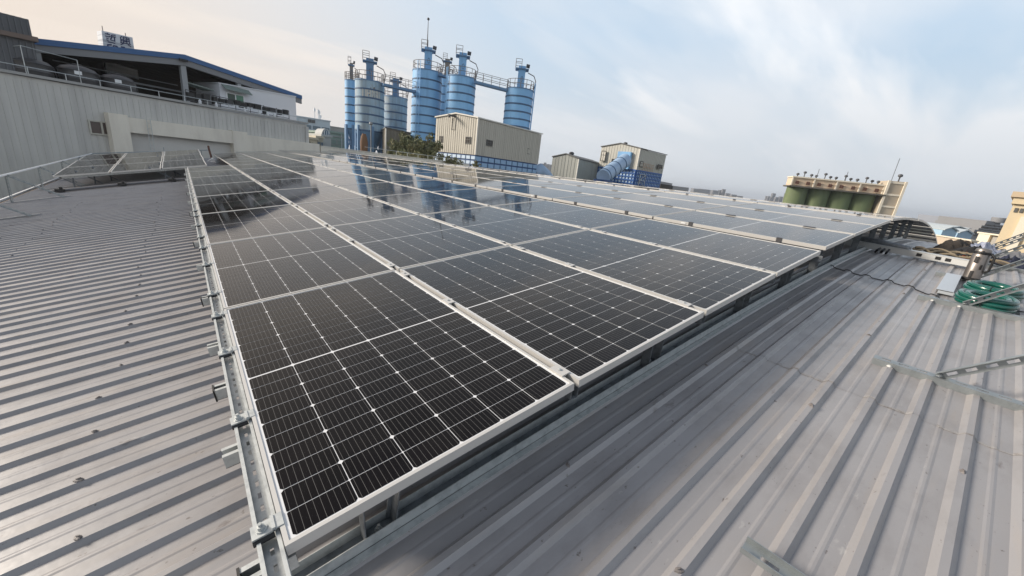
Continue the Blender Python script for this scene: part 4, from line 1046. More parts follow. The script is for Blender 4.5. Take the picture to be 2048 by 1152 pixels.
facewin(o, 880, 272.5, 886.5, 285, K, -u); facewin(o, 932.5, 274, 941, 287, K, -u)
facewin(o, 973, 279.5, 983.5, 292.5, K, w_); facewin(o, 1054, 297, 1063, 309, K, w_)
p = onplane(911, 233, K, -u); m = MB(); m.box(p-u*.5, (.25, 1.1, .18), (np.cross(Zv, u), u, Zv)); m.tube([p-u*.9, p-u*.9-Zv*.25], .12, 8); part('hoist', m, M['dkgrey'], o)
m = MB(); a = onplane(907, 236, K, -u)-u*.08; b = onplane(904, 259, K, -u)-u*.08; c_ = onplane(911, 260, K, -u)-u*.08; m.tube([a, b, c_, onplane(913, 237, K, -u)-u*.08], .03, 4); part('chain', m, M['dkgrey'], o)
# blue panelled base below it
zb = Kb[2]
pb = thing('panelled_base', (K[0], K[1], GZ), 'pale blue panelled base with dark blue frame under the cream cabin', 'machine base')
m = MB(); m.prism([K+Zv*GZ+u*.12-w_*.12, Lc+Zv*GZ+u*.12, Lc+Zv*(zb-.02)+u*.12, K+Zv*(zb-.02)+u*.12-w_*.12], (Rc-K)*.985); part('core', m, dk_blue, pb)
PMESH = {}
def panel_face(a, b, n_, cols, rows, z1, z0, pm):
    l = np.linalg.norm(b-a); s = (b-a)/l; pw = l/cols; ph = (z1-z0)/rows; g = .17
    key = (round(pw, 3), round(ph, 3), pm.name)
    q = MB(); q.box((0, 0, 0), (pw-g, .08, ph-g), (s, n_, Zv)); me = fixn(q.mesh('cladding_panel', pm))
    for i in range(cols):
        for j in range(rows):
            e = link('cladding_panel', me, pb); e.location = tuple(a+s*pw*(i+.5)+Zv*(z1-ph*(j+.5))-n_*.06-np.array(pb.location))
panel_face(Lc, K, -u, 9, 8, zb-.06, zb-4.2, lb_blue)
panel_face(K, Rc, w_, 11, 7, zb-.06, zb-4.4, md_blue)
# brown shed behind the bush
K2 = dep(772, 257, 47); L2 = dep(765, 258, 51); R2 = dep(822, 256, 51)
building('brown_shed', K2, L2, R2, K2[2], GZ, 'plain olive brown metal shed between the weathered silos and the tallest silo', 'shed', mat('olive_cladding', (.17, .16, .13), .7, streak=((.12, .11, .09), (2, 2, .2), .45, .7)), None, .5)
# small hut
K3 = dep(1157.5, 318.5, 58); L3 = dep(1105.5, 315, 61); R3 = dep(1206, 327, 68)
hut = building('grey_hut', K3, L3, R3, K3[2], GZ, 'low grey green metal hut with a shallow gable beside the blue chute', 'hut', greenish, dep(1132, 308.5, 59.5)[2], .55)
m = MB(); c_ = dep(1143, 309, 62); m.lathe(c_-Zv*.3, [(.12, 0), (.12, .2), (.38, .3), (.42, .5), (.30, .66), (.05, .72)], 14); part('vent', m, M['dkgrey'], hut[0], True)
# tall cabin with lattice base
K4 = dep(1280.5, 297.5, 60); L4 = dep(1203.5, 293.5, 65); R4 = dep(1332.5, 311.5, 66.5); zb4 = dep(1273.5, 339, 60)[2]
tb = building('tall_cabin', K4, L4, R4, K4[2], zb4, 'cream and grey tall cabin fed by the blue round chute, on a blue lattice base', 'cabin', mat('cream_grey_cladding', (.46, .45, .40), .6, vary=.05), dep(1240.5, 287.5, 62.5)[2], .5)
o, K, Lc, Rc, u, w_ = tb
facewin(o, 1204.5, 302, 1209.5, 322, K, -u, 'window', .12, mat('bright_panel', (.60, .57, .50), .5))
facewin(o, 1224.5, 318, 1232, 324, K, -u); facewin(o, 1316, 329, 1322.5, 338, K, w_); facewin(o, 1281, 322.5, 1284.5, 334, K, w_, 'window', .1, bpy.data.materials['bright_panel'])
m = MB(); c_ = dep(1251, 287.5, 63); m.lathe(c_-Zv*.25, [(.15, 0), (.32, .2), (.32, .42), (.05, .5)], 12); part('vent', m, M['dkgrey'], o)
m = MB(); p0 = onplane(1281, 333, K, w_); s_ = (Rc-K)/np.linalg.norm(Rc-K)
for k in range(7):
    q = p0+s_*k*.55+w_*.5-Zv*.6; m.tube([q, q+Zv*1.1], .035, 5)
for hh in (.55, 1.1): m.tube([p0+w_*.5+Zv*(hh-.6), p0+s_*3.3+w_*.5+Zv*(hh-.6)], .035, 5)
part('balcony_railing', m, mat('orange_rail', (.45, .28, .17), .6), o)
lt = thing('lattice_base', (K[0], K[1], GZ), 'bright blue lattice walled base with stairs under the tall cabin', 'machine base')
m = MB(); m.prism([K+Zv*GZ+u*.15-w_*.15, Lc+Zv*GZ+u*.15, Lc+Zv*(zb4-.02)+u*.15, K+Zv*(zb4-.02)+u*.15-w_*.15], (Rc-K)*.98); part('core', m, mat('pale_lattice_panel', (.50, .66, .80), .5), lt)
m = MB()
for (a, b, n_) in ((Lc, K, -u), (K, Rc, w_)):
    l = np.linalg.norm(b-a); n = int(l/.56)
    for i in range(n+1): p = a+(b-a)*i/n-n_*.10; m.bar(p+Zv*(zb4-4.5), p+Zv*(zb4-.03), .15, .12, up=n_)
    for k in range(9): z = zb4-.08-k*.52; m.bar(a-n_*.07+Zv*z, b-n_*.07+Zv*z, .14, .16 if k % 3 else .22)
part('lattice', m, mat('strong_blue', (.018, .10, .33), .5), lt, kind='stuff')
m = MB()
for k in range(4):
    z = zb4-.6-k*.95
    for q in (0, 1.9): m.tube([K+s_*(1.2+q)+w_*.25+Zv*(z-.9), K+s_*(1.2+q)+w_*.25+Zv*z], .06, 5)
    m.tube([K+s_*1.2+w_*.25+Zv*z, K+s_*3.1+w_*.25+Zv*z], .05, 5)
    m.tube([K+s_*(1.2 if k % 2 else 3.1)+w_*.25+Zv*z, K+s_*(3.1 if k % 2 else 1.2)+w_*.25+Zv*(z-.95)], .05, 5)
part('stairs', m, M['galv'], lt)
# round chute
a = dep(1206, 354, 54); b = dep(1250, 321, 58.5); rr = 1.02
ch = thing('chute', a, 'round pale blue chute rising into the tall cabin, ringed with dark bands', 'chute')
m = MB(); m.tube([a, b], rr, 28); part('tube', m, mat('pale_blue_chute', (.30, .42, .58), .5, vary=.1), ch, True)
d = (b-a)/np.linalg.norm(b-a)
for f_ in (.06, .27, .50, .76):
    m = MB(); q = a+(b-a)*f_; m.tube([q-d*.06, q+d*.06], rr*1.05, 28); part('band', m, bm['band'], ch)
m = MB(); q = onplane(1249, 321, K, -u)-u*.25; m.box(q, (2.3, .5, 2.6), (np.cross(Zv, u), u, Zv)); part('inlet_box', m, bm['silo'], ch)
m = MB(); q = dep(1208, 352, 54); m.box(q-Zv*2.2, (1.9, 1.9, 3.4)); part('foot', m, dk_blue, ch)
a = dep(1068, 338, 54); b = dep(1103, 356, 56)
m = MB(); m.tube([a-Zv*.6, a+(b-a)*.3+Zv*.15, a+(b-a)*.6-Zv*.15, b-Zv*.9], 1.0, 20); solo('dust_pipe', m, bpy.data.materials['pale_blue_chute'], 'thick pale blue pipe curving down behind the cream cabin', 'pipe', smooth=True)

# ------------------------------------------------------------------ green silo block
olive = mat('olive_green_drum', (.125, .165, .075), .7, streak=((.085, .115, .055), (.5, .5, .05), .4, .7), dirt=((.16, .19, .10), .3, .5, .7), vary=.12)
peach = mat('peach_render', (.62, .49, .36), .8, vary=.04); ptrim = mat('cream_trim', (.70, .64, .53), .7)
GD = 84.
gb = thing('grain_silo_block', dep(1660, 440, GD), 'row of four olive green drums under a peach headhouse with a tower at the right', 'silo block')
gb.location[2] = GZ
A = dep(1581, 372, GD); B = dep(1762, 390, GD-5); zr = (A[2]+B[2])/2
A[2] = B[2] = 0; dirg = (B-A)/np.linalg.norm(B-A); ng = np.cross(Zv, dirg); ng = -ng if ng@(CAM-A)*1 < 0 else ng; ng[2] = 0; ng /= np.linalg.norm(ng)
LG = np.linalg.norm(B-A); rg = LG/8*1.02
for k in range(4):
    c = A+dirg*LG*(k+.5)/4-ng*rg; m = MB(); m.lathe(c, [(rg, GZ), (rg, zr)], 48); part('drum', m, olive, gb, True)
zh = dep(1588, 357, GD)[2]; zh = max(zh, zr+2.0); hh = zh-zr
m = MB(); m.box(A+dirg*LG/2-ng*(rg-.1)+Zv*(zr+hh/2), (LG, 2*rg-.2, hh), (dirg, ng, Zv)); part('headhouse', m, peach, gb)
m = MB(); m.box(A+dirg*LG/2-ng*(rg-.4)+Zv*(zr+.02), (LG+.8, 2*rg+1.2, .28), (dirg, ng, Zv)); part('ledge', m, mat('dark_ledge', (.10, .095, .08), .8), gb)
m = MB(); m.box(A+dirg*LG/2-ng*(rg-.2)+Zv*(zh-.05), (LG+.3, 2*rg+.2, .26), (dirg, ng, Zv)); part('coping', m, ptrim, gb)
for k in range(5):
    m = MB(); m.box(A+dirg*(LG*k/4)+ng*.12+Zv*(zr+hh/2), (.22, .3, hh-.3), (dirg, ng, Zv)); part('pilaster', m, ptrim, gb)
for k in range(8):
    c = A+dirg*LG*(k+.5)/8+ng*.05+Zv*(zr+hh*.42); e = link('window', None, gb); e.location = tuple(c-np.array(gb.location))
    m = MB(); m.box(c+ng*.05, (.66, .14, .66), (dirg, ng, Zv)); part('shutter', m, mat('brown_shutter', (.10, .045, .03), .8) if 'brown_shutter' not in bpy.data.materials else bpy.data.materials['brown_shutter'], e)
    m = MB(); m.box(c+ng*.25+dirg*.42+Zv*.30, (.35, .4, .08), (dirg, ng, Zv)); m.box(c+ng*.2-Zv*.42, (.6, .3, .08), (dirg, ng, Zv)); part('bracket', m, peach, e)
# tower
T0 = dep(1770, 392, GD-5); T1 = dep(1801, 366, GD-7); wT = 3.6
T0[2] = T1[2] = 0
zT = dep(1785, 362.5, GD-6)[2]; tA = B+dirg*.1; wT = max(3.0, np.linalg.norm(dep(1776, 400, GD-5)-dep(1802, 404, GD-6)))
m = MB(); m.box(tA+dirg*wT/2-ng*(rg-.6)+Zv*(zT+GZ)/2, (wT, 2*rg, zT-GZ), (dirg, ng, Zv)); part('tower', m, mat('tan_render', (.42, .36, .28), .8, vary=.06), gb)
for k in range(5):
    m = MB(); m.box(tA+dirg*wT/2+ng*.65+Zv*(zT-.3-k*2.35), (wT-.1, .16, .35), (dirg, ng, Zv)); part('string_course', m, ptrim, gb)
for q in (.15, wT-.15):
    m = MB(); m.box(tA+dirg*q+ng*.72+Zv*(zT+GZ)/2, (.4, .30, zT-GZ+.1), (dirg, ng, Zv)); part('pilaster', m, ptrim, gb)
random.seed(9)
for k in range(13):
    s = LG*(.06+.075*k); c = A+dirg*s-ng*rg*random.uniform(.2, .9)+Zv*zh; big = k % 3 == 1
    m = MB(); m.tube([c, c+Zv*(.9 if big else .4)], .09, 6); m.lathe(c+Zv*(.8 if big else .35), [(.1, 0), (.30, .15), (.28, .4), (.1, .5)], 10); part('roof_vent', m, M['dkgrey'], gb)
for s, h in ((.28*LG, 2.0), (.6*LG, 2.0), (LG+1.2, 4.5)):
    m = MB(); c = A+dirg*s-ng*1.0+Zv*(zh if s < LG else zT); m.tube([c, c+Zv*h], .06, 5); part('aerial', m, M['galvd'], gb)
m = MB(); c = tA+dirg*wT*.75-ng*1+Zv*zT; m.tube([c, c+Zv*1.0], .12, 6); m.lathe(c+Zv*.9, [(.1, 0), (.42, .2), (.36, .55), (.1, .65)], 10); part('roof_vent', m, M['dkgrey'], gb)

# ------------------------------------------------------------------ buildings at the left of the silos
def block(name, px0, px1, pyt, D0, D1, label, cat, wm, bands=(), zb=GZ, depth=12., group=None, wm2=None, topvar=0, cols=0):
    a = dep(px0, pyt, D0); slope = .13; b = dep(px1, pyt+(px1-px0)*slope, D1); zt = (a[2]+b[2])/2; a[2] = b[2] = 0
    s = (b-a)/np.linalg.norm(b-a); n_ = np.cross(s, Zv); n_ = n_ if n_@(CAM-a) > 0 else -n_; l = np.linalg.norm(b-a)
    o = thing(name, (*((a+b)/2)[:2], zb), label, cat, group)
    m = MB(); m.box((a+b)/2-n_*depth/2+Zv*(zt+zb)/2, (l, depth, zt-zb), (s, n_, Zv)); part('wall', m, wm, o)
    m = MB(); m.box((a+b)/2-n_*depth/2+Zv*(zt+.1), (l+.4, depth+.4, .3), (s, n_, Zv)); part('roof', m, wm2 or wm, o)
    for (z0, z1) in bands:
        nw = cols or max(3, int(l/2.2))
        for i in range(nw):
            c = a+s*l*(i+.5)/nw+n_*.06+Zv*(zt-(z0+z1)/2); e = link('window', None, o); e.location = tuple(c-np.array(o.location))
            m = MB(); m.box(c, (l/nw*.82, .12, z1-z0), (s, n_, Zv)); part('pane', m, darkblueg, e)
    return o, a, s, n_, l, zt
darkblueg = mat('blue_grey_glass', (.10, .15, .19), .3)
ob = block('office_block', 585, 660, 232.5, 112, 118, 'pale blue office block with three dark window bands and a roof mast, beyond the warehouse', 'office block', mat('pale_blue_render', (.42, .50, .56), .7, vary=.05), ((1.9, 2.9), (5.0, 6.0), (8.1, 9.1)), depth=20)
o, a, s, n_, l, zt = ob
for q, h in ((.66*l, 3.6), (.76*l, 3.4), (.79*l, 3.0), (.82*l, 1.6)):
    m = MB(); c = a+s*q-n_*4+Zv*zt; m.tube([c, c+Zv*h], .12, 6); m.box(c+Zv*h*.8, (.5, .5, .8)); part('roof_mast', m, M['white'], o)
for q in (.44, .54):
    m = MB(); m.box(a+s*l*q+n_*.1+Zv*(zt-.7), (.9, .3, .8), (s, n_, Zv)); part('roof_unit', m, M['dkgrey'], o)
block('grey_block', 659, 693, 253.5, 125, 128, 'long grey block with a ribbed parapet behind the green building', 'building', mat('grey_render', (.30, .31, .30), .8) if 0 else mat('mid_grey_render', (.30, .31, .30), .8), ((1.2, 1.7), (2.2, 2.7)), depth=20)
gnb = block('green_building', 660.5, 696, 265, 66, 68, 'pale green building with square windows just left of the blue silos', 'building', mat('sage_green_render', (.24, .31, .27), .8, vary=.08), (), depth=14)
o, a, s, n_, l, zt = gnb
for q in (.17, .50, .82):
    c = a+s*l*q+n_*.04+Zv*(zt-1.5); e = link('window', None, o); e.location = tuple(c-np.array(o.location))
    m = MB()
    for d_, w1, h1 in ((Zv*.42, .9, .07), (-Zv*.42, .9, .07), (s*.42, .07, .77), (-s*.42, .07, .77)): m.box(c+d_, (w1, .08, h1), (s, n_, Zv))
    part('frame', m, bpy.data.materials['mid_grey_render'], e); m = MB(); m.box(c, (.77, .05, .77), (s, n_, Zv)); part('pane', m, mat('green_grey_glass', (.19, .25, .22), .4) if q < .2 else bpy.data.materials['green_grey_glass'], e)
for q in (.62,):
    m = MB(); m.box(a+s*l*q+n_*.06+Zv*(zt-3), (.14, .12, 6), (s, n_, Zv)); part('downpipe', m, M['galv'], o)
m = MB(); m.box(a+s*l*.5+n_*.08+Zv*(zt-.55), (l, .16, .18), (s, n_, Zv)); part('string_course', m, bpy.data.materials['mid_grey_render'], o)
lh = block('barn', 644, 661.5, 272, 60, 61, 'small grey building with a white arched roof before the office block', 'building', mat('light_grey_render', (.44, .44, .42), .8), ((1.6, 2.5),), depth=10, cols=2)
o, a, s, n_, l, zt = lh
m = MB(); pr_ = [a+s*l*(.5+.55*math.cos(t_))+Zv*(zt+1.15*math.sin(t_)) for t_ in np.linspace(0, math.pi, 13)]; m.prism(pr_, -n_*2.5); part('arched_roof', m, mat('grey_white_sheet', (.36, .37, .37), .7), o)
m = MB(); pr_ = [a+s*l*(.5+.42*math.cos(t_))+n_*.05+Zv*(zt+.90*math.sin(t_)) for t_ in np.linspace(0, math.pi, 11)]; m.prism(pr_, n_*.06); part('gable_glazing', m, darkblueg, o)
for q in (-.25, 0, .25): 
    m = MB(); m.box(a+s*l*(.5+q)+n_*.14+Zv*(zt+.4), (.09, .06, .8), (s, n_, Zv)); part('mullion', m, M['white'], o)
block('cream_hut', 618, 634, 277.5, 55, 55.5, 'little cream hut with a flat roof beside the end of the warehouse wall', 'hut', mat('cream_render', (.42, .39, .31), .8), (), depth=6)
block('cream_hut', 634, 646, 275, 57, 57.5, 'little cream hut with two dark openings next to the arched building', 'hut', bpy.data.materials['cream_render'], ((.6, 1.2),), depth=6, cols=2)

# ------------------------------------------------------------------ far right
grey2 = mat('grey_office_render', (.20, .205, .215), .7)
of = thing('stepped_office', dep(1975, 470, 150), 'dark grey stepped office building with a round rooftop drum', 'office building'); of.location[2] = GZ
def slab(px0, px1, pyt, pyb, D, nm, mm, dpt=14):
    a = dep(px0, pyt, D); b = dep(px1, pyt+(px1-px0)*.135, D+(1 if D < 200 else 2)); zt = a[2]; zb_ = dep(px0, pyb, D)[2]; a[2] = b[2] = 0
    s = (b-a)/np.linalg.norm(b-a); n_ = np.cross(s, Zv); n_ = n_ if n_@(CAM-a) > 0 else -n_
    m = MB(); m.box((a+b)/2-n_*dpt/2+Zv*(zt+zb_)/2, (np.linalg.norm(b-a), dpt, zt-zb_), (s, n_, Zv)); part(nm, m, mm, of); return a, b, s, n_, zt, zb_
slab(1948, 1975, 440, 478, 156, 'side_wing', mat('blue_grey_render', (.24, .26, .30), .8), 20)
for k, (x0, x1, yt, yb) in enumerate(((1974, 2002, 441.5, 447.5), (1971, 2007, 446.5, 452.5), (1964, 2010, 450.5, 456), (1958, 2010, 456, 460.5), (1950, 2010, 459, 480))):
    a, b, s, n_, zt, zb_ = slab(x0, x1, yt, yb+2, 150-k*.8, 'storey', grey2, 16)
    if k in (1, 2, 3): 
        l = np.linalg.norm(b-a)
        for i in range(4):
            m = MB(); m.box(a+s*l*(i+.5)/4+n_*.1+Zv*(zt-.75), (l/4*.86, .3, .75), (s, n_, Zv)); part('window', m, darkglass, of)
    if k == 4:
        m = MB(); m.box((a+b)/2+n_*.1+Zv*(zt-1.6), (np.linalg.norm(b-a)*.96, .3, 1.6), (s, n_, Zv)); part('window_band', m, darkglass, of)
c = dep(1996, 442, 151); m = MB(); m.lathe(c-Zv*.6, [(1.85, 0), (2.05, 1.7), (2.0, 1.9)], 20); part('roof_drum', m, grey2, of, True)
# blue sheds
def shedblk(px0, px1, pyt, D, label, mm, nm='industrial_shed', gable=.6, dpt=18, grp='sheds below the roof to the right'):
    a = dep(px0, pyt, D); b = dep(px1, pyt+(px1-px0)*.13, D); zt = a[2]; a[2] = b[2] = 0; s = (b-a)/np.linalg.norm(b-a); n_ = np.cross(s, Zv); n_ = n_ if n_@(CAM-a) > 0 else -n_
    o = thing(nm, (*a[:2], GZ), label, 'shed', grp); mid = (a+b)/2
    m = MB(); m.prism([a+Zv*GZ, b+Zv*GZ, b+Zv*zt, mid+Zv*(zt+gable), a+Zv*zt], -n_*dpt); part('wall', m, mm, o)
    l = np.linalg.norm(b-a)
    for (p, q) in ((a+Zv*zt, mid+Zv*(zt+gable)), (mid+Zv*(zt+gable), b+Zv*zt)):
        m = MB(); m.prism([p+n_*.3+Zv*.05, q+n_*.3+Zv*.05, q+n_*.3+Zv*.25, p+n_*.3+Zv*.25], -n_*(dpt+.6)); part('roof', m, mat('pale_roof_sheet', (.42, .47, .50), .6) if 'pale_roof_sheet' not in bpy.data.materials else bpy.data.materials['pale_roof_sheet'], o)
    for q in (.3, .7): m = MB(); m.box(a+s*l*q+n_*.05+Zv*(zt-1.4), (l*.16, .1, .9), (s, n_, Zv)); part('window', m, darkglass, o)
    return o
shedblk(1886, 1914, 460.5, 70, 'bright blue shed front below the roof edge at the right', mat('bright_blue_cladding', (.34, .50, .64), .6, vary=.1))
shedblk(1916, 1945, 466, 74, 'second blue shed right of the bright blue shed front', mat('soft_blue_cladding', (.30, .44, .57), .6, vary=.1))
shedblk(1898, 1935, 456, 110, 'pale grey blue shed with a shallow gable behind the blue sheds', mat('pale_blue_cladding', (.32, .42, .50), .7))
random.seed(21)
for i, (x0, x1, y_, D) in enumerate(((1868, 1886, 451, 190), (1878, 1906, 447.5, 260), (1890, 1922, 450, 230), (1908, 1936, 452, 240), (1920, 1952, 456, 210), (1870, 1900, 458, 130), (1926, 1948, 460, 150))):
    shedblk(x0, x1, y_, D, f'hazy white factory shed far below the roof at the right, {ordw(i+1)} of the distant row', mat('hazy_white_cladding', (.50, .52, .52), .8) if i == 0 else bpy.data.materials['hazy_white_cladding'], gable=.8, dpt=40, grp='distant white factory sheds')
# cream parapet and grey block close by
pa = thing('cream_parapet', dep(1900, 480, 24), 'cream parapet wall of the next building below the rope pile', 'parapet'); 
a = dep(1868, 470.5, 22); b = dep(1950, 483, 20); d_ = (b-a)/np.linalg.norm(b-a)
m = MB(); m.bar(a-Zv*1.4, b-Zv*1.4, .3, 2.8); part('wall', m, mat('cream_block', (.50, .42, .33), .85, vary=.08), pa)
m = MB(); m.bar(a+Zv*.03, b+Zv*.03, .42, .06); part('coping', m, ptrim, pa)
m = MB(); q = a+(b-a)*.42; m.bar(q-Zv*.9+np.array([-.2, -.15, 0]), q+np.array([-.2, -.15, -.1]), .25, .12); part('post', m, M['dkgrey'], pa)
def wallblk(name, px0, px1, py0, py1, D0, D1, zb, label, cat, mm, dpt=6.):
    a = dep(px0, py0, D0); b = dep(px1, py1, D1); o = thing(name, (*a[:2], zb), label, cat)
    ab = b-a; ab[2] = 0; n_ = np.cross(ab/np.linalg.norm(ab), Zv); n_ = n_ if n_@(CAM-a) > 0 else -n_
    m = MB(); m.prism([a, b, np.array([*b[:2], zb]), np.array([*a[:2], zb])], -n_*dpt); part('wall', m, mm, o)
    return o, a, b, n_
o, a, b, n_ = wallblk('grey_block', 1962, 2030, 466, 475, 34, 32, GZ, 'flat topped pale grey block below the slotted braces', 'building', mat('pale_grey_block', (.34, .33, .31), .85, vary=.08))
s = (b-a)/np.linalg.norm(b-a); l = np.linalg.norm(b-a)
m = MB(); m.box(a+s*.4+n_*.1-Zv*1.6, (.75, .3, 3.2), (s, n_, Zv)); part('pilaster', m, ptrim, o)
for q in (.38, .62, .84):
    for h in (.9, 1.5):
        m = MB(); m.box(a+s*l*q+n_*.03-Zv*h, (l*.16, .06, .10), (s, n_, Zv)); part('slot', m, dktrim, o)
m = MB(); m.box((a+b)/2+n_*.05+Zv*.02, (l+.2, .5, .12), (s, n_, Zv)); part('coping', m, ptrim, o)
# right-hand cream tower
ta = dep(2035, 392, 30); tw = thing('cream_tower', (*ta[:2], GZ), 'tall cream rendered tower with an overhanging cornice at the right edge', 'tower')
rgt = np.array([RT[0], RT[1], 0]); rgt /= np.linalg.norm(rgt); bk = np.cross(Zv, rgt); bk = bk if bk@FW > 0 else -bk
rgt0, bk0 = rgt, bk
bk = np.array([*(ta-CAM)[:2], 0.])+rgt*2.0; bk /= np.linalg.norm(bk); rgt = np.cross(bk, Zv)
zt = ta[2]
m = MB(); m.box(ta+rgt*3.0+bk*3+Zv*((zt+GZ)/2-zt), (6, 6, zt-GZ), (rgt, bk, Zv)); part('wall', m, mat('tower_render', (.60, .50, .34), .8, vary=.06), tw)
m = MB(); m.box(ta+rgt*3.0+bk*2.9+Zv*.1, (6.6, 6.6, .40), (rgt, bk, Zv)); part('cornice', m, mat('tower_trim', (.50, .40, .28), .8), tw)
m = MB(); m.box(ta+rgt*3.0+bk*2.9-Zv*.35, (6.25, 6.25, .5), (rgt, bk, Zv)); part('frieze', m, bpy.data.materials['tower_render'], tw)
for k in range(10):
    m = MB(); m.box(ta+rgt*(.25+k*.27)-bk*.02-Zv*1.05, (.17, .10, .32), (rgt, bk, Zv)); part('vent_slot', m, dktrim, tw)
for q in (.9, 2.4):
    m = MB(); m.box(ta+rgt*q-bk*.08-Zv*5.5, (.5, .2, 8.0), (rgt, bk, Zv)); part('pilaster', m, ptrim, tw)

rgt, bk = rgt0, bk0
# ------------------------------------------------------------------ distant skyline
hzm = mat('far_city_render', (.16, .165, .18), .9); random.seed(31)
def farblk(px0, px1, pyt, D, i, label, grp, mm=hzm, name='far_building', cat='building'):
    a = dep(px0, pyt, D); w = np.linalg.norm(dep(px1, pyt, D)-a); s = rgt; zt = a[2]
    m = MB(); m.box(a+s*w/2+Zv*((GZ-zt)/2), (w, w*.8, zt-GZ), (rgt, bk, Zv)); o = solo(name, m, mm, label, cat, grp)
x = 1532.; k = 0
while x < 1576:
    w = random.uniform(4, 8); y = 406-(1576-x)*.12-random.choice([9, 11, 13, 16, 19]); k += 1
    farblk(x, x+w, y, random.uniform(850, 1100), k, f'hazy grey apartment tower left of the green drums, {ordw(k)} of the cluster', 'hazy towers beside the green drums'); x += w+random.uniform(-1, 2)
for x0, x1, y in ((1438, 1446, 380), (1445, 1451, 378), (1424, 1436, 380), (1414, 1426, 379.5), (1451, 1460, 386), (1462, 1472, 388.5), (1400, 1416, 377.5), (1385, 1402, 376.5), (1472, 1484, 391)):
    k += 1; farblk(x0, x1, y, random.uniform(900, 1200), k, f'tiny hazy tower on the skyline right of the tall cabin, {ordw(k-7)} of the row', 'tiny skyline towers')
for x0, x1, y in ((1082, 1088, 327), (1088, 1093, 325), (1093, 1099, 328), (1099, 1106, 329)):
    k += 1; farblk(x0, x1, y, random.uniform(700, 900), k, f'faint hazy tower between the cream cabin and grey hut, {ordw(k-16)} of four', 'faint towers behind the grey hut')
wallblk('arched_depot', 1321, 1345, 362.5, 367, 140, 142, GZ, 'low grey depot with a row of dark arches right of the lattice base', 'building', mat('depot_render', (.30, .30, .31), .8), 12)
d0 = [o for o in bpy.data.objects if o.name == 'arched_depot'][0]
a = dep(1323, 370.5, 139.8); b = dep(1343, 374, 141.8)
for k in range(7):
    m = MB(); q = a+(b-a)*k/6; m.box(q-Zv*.6, (.9, .4, 2.2), (rgt, bk, Zv)); part('arch', m, darkglass, d0)
wallblk('long_depot', 1346, 1378, 371.5, 375.5, 170, 172, GZ, 'long low grey depot roof beside the arched depot', 'building', bpy.data.materials['depot_render'], 20)

# ------------------------------------------------------------------ trees
def leafmesh(name, mm, blobs, n, size, seed):
    rnd = random.Random(seed); vs, fs = [], []
    for i in range(n):
        c, r = rnd.choice(blobs)
        while 1:
            u = np.array([rnd.uniform(-1, 1) for _ in range(3)])
            if u@u < 1: break
        p = np.array(c)+u*np.array(r); a = np.array([rnd.gauss(0, 1) for _ in range(3)]); a /= np.linalg.norm(a); b = np.cross(a, [rnd.gauss(0, 1) for _ in range(3)]); b /= np.linalg.norm(b)
        s = size*rnd.uniform(.5, 1.3); o = len(vs); vs += [tuple(p-a*s), tuple(p+b*s*.35), tuple(p+a*s), tuple(p-b*s*.35)]; fs.append((o, o+1, o+2, o+3))
    m = MB(); m.v = vs; m.f = fs; return m
leaf = mat('leaf_green', (.115, .135, .06), .7, dirt=((.20, .19, .10), .9, .4, .65)); bark = mat('bark', (.06, .05, .04), .9)
leaf2 = mat('leaf_far', (.055, .075, .04), .8, dirt=((.10, .10, .055), .6, .4, .65))
def tree(name, px, pytop, D, w, h, label, n, seed, mm=leaf, size=.22, cat='tree'):
    top = dep(px, pytop, D); base = np.array([top[0], top[1], GZ]); o = thing(name, base, label, cat); rnd = random.Random(seed)
    m = MB(); c = np.array([top[0], top[1], top[2]-h]); m.tube([base, c, c+Zv*h*.4], .2, 7, rs=[.25, .16, .06])
    blobs = []
    for k in range(16):
        a = rnd.uniform(0, 6.28); rr = w*rnd.uniform(.15, 1); zz = h*(rnd.uniform(.05, .75)) ; tip = c+np.array([rr*math.cos(a), rr*math.sin(a), zz*(1.15-.5*rr/w)+.1*h])
        m.tube([c+Zv*h*.05*rnd.random(), (c+tip)/2+Zv*.2, tip], .05, 5, rs=[.08, .05, .02]); blobs.append((tip, (w*.26, w*.26, h*.14))); blobs.append(((c+tip)/2+Zv*h*.1, (w*.3, w*.3, h*.2)))
    dz = top[2]-max(b[0][2]+b[1][2]*.8 for b in blobs); blobs = [(b[0]+Zv*dz, b[1]) for b in blobs]; m.v = [(a, b, z+dz*max(0, min(1, (z-base[2])/(top[2]-base[2])))) for a, b, z in m.v]
    part('trunk', m, bark, o); part('crown', leafmesh('crown', mm, blobs, n, size, seed), mm, o, kind='stuff')
tree('bushy_tree', 803, 264, 40, 1.8, 3.8, 'feathery green tree in front of the olive brown shed', 3200, 1)
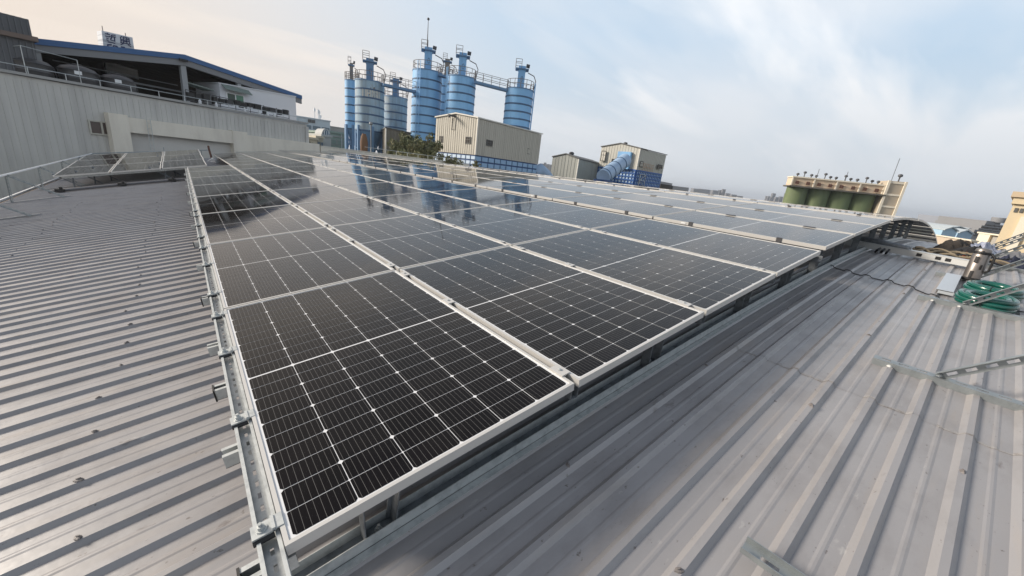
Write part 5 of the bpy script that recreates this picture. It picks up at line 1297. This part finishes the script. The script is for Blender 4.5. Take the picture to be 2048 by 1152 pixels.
tree('bushy_tree', 852, 267, 39.5, 1.7, 3.6, 'feathery green tree under the hopper of the tallest silo', 2400, 2)
tree('bushy_tree', 826, 281, 39, 1.9, 2.8, 'lower leafy bush filling the gap between the two feathery trees', 1800, 3)
tree('sapling', 906, 312, 37.5, 1.1, 1.6, 'sparse yellow green sapling before the pale blue panelled base', 700, 4, mat('leaf_yellow', (.12, .12, .05), .7), .16)
tree('sapling', 952, 321, 37, .55, 1.0, 'small yellow green sapling tip at the corner of the panelled base', 320, 5, bpy.data.materials['leaf_yellow'], .15)
tree('dark_tree', 617, 281, 52, 1.0, 1.6, 'dark green tree at the foot of the warehouse end', 700, 6, leaf2, .25)
tree('dark_tree', 641, 277, 75, 1.6, 2.0, 'dark tree behind the little cream huts', 700, 8, leaf2, .3)
m = MB(); c = dep(728, 283, 47.5); m.lathe(np.array([c[0], c[1], c[2]-1.6]), [(.25, 0), (.42, .5), (.46, 1.5), (.34, 2.2), (.2, 2.5)], 16)
solo('rusty_drum', m, mat('rusty_drum', (.16, .09, .05), .85, vary=.2), 'rusty brown mixer drum between the legs of the weathered silo', 'drum', smooth=True)
m = MB(); c = dep(742, 250, 46); m.tube([np.array([c[0], c[1], GZ]), c], .07, 6); m.lathe(c, [(.1, 0), (.22, .1), (.2, .3), (.05, .35)], 10)
solo('lamp_post', m, M['galvd'], 'slim lamp post with a small round head before the weathered silo', 'lamp post')

# ------------------------------------------------------------------ haze over the far city
hm = bpy.data.materials.new('haze'); hm.use_nodes = True; ht = hm.node_tree; ht.nodes.clear()
pv = N(ht, 'ShaderNodeVolumePrincipled'); pv.inputs['Color'].default_value = (.80, .86, .95, 1); pv.inputs['Density'].default_value = HAZE; pv.inputs['Anisotropy'].default_value = .3
ho = N(ht, 'ShaderNodeOutputMaterial'); ht.links.new(pv.outputs[0], ho.inputs['Volume'])
hb_ = MB(); hb_.box((0, 0, (GZ-1+45)/2), (9000, 9000, 45-(GZ-1)))
tag(link('haze', hb_.mesh('haze', hm)), kind='stuff')
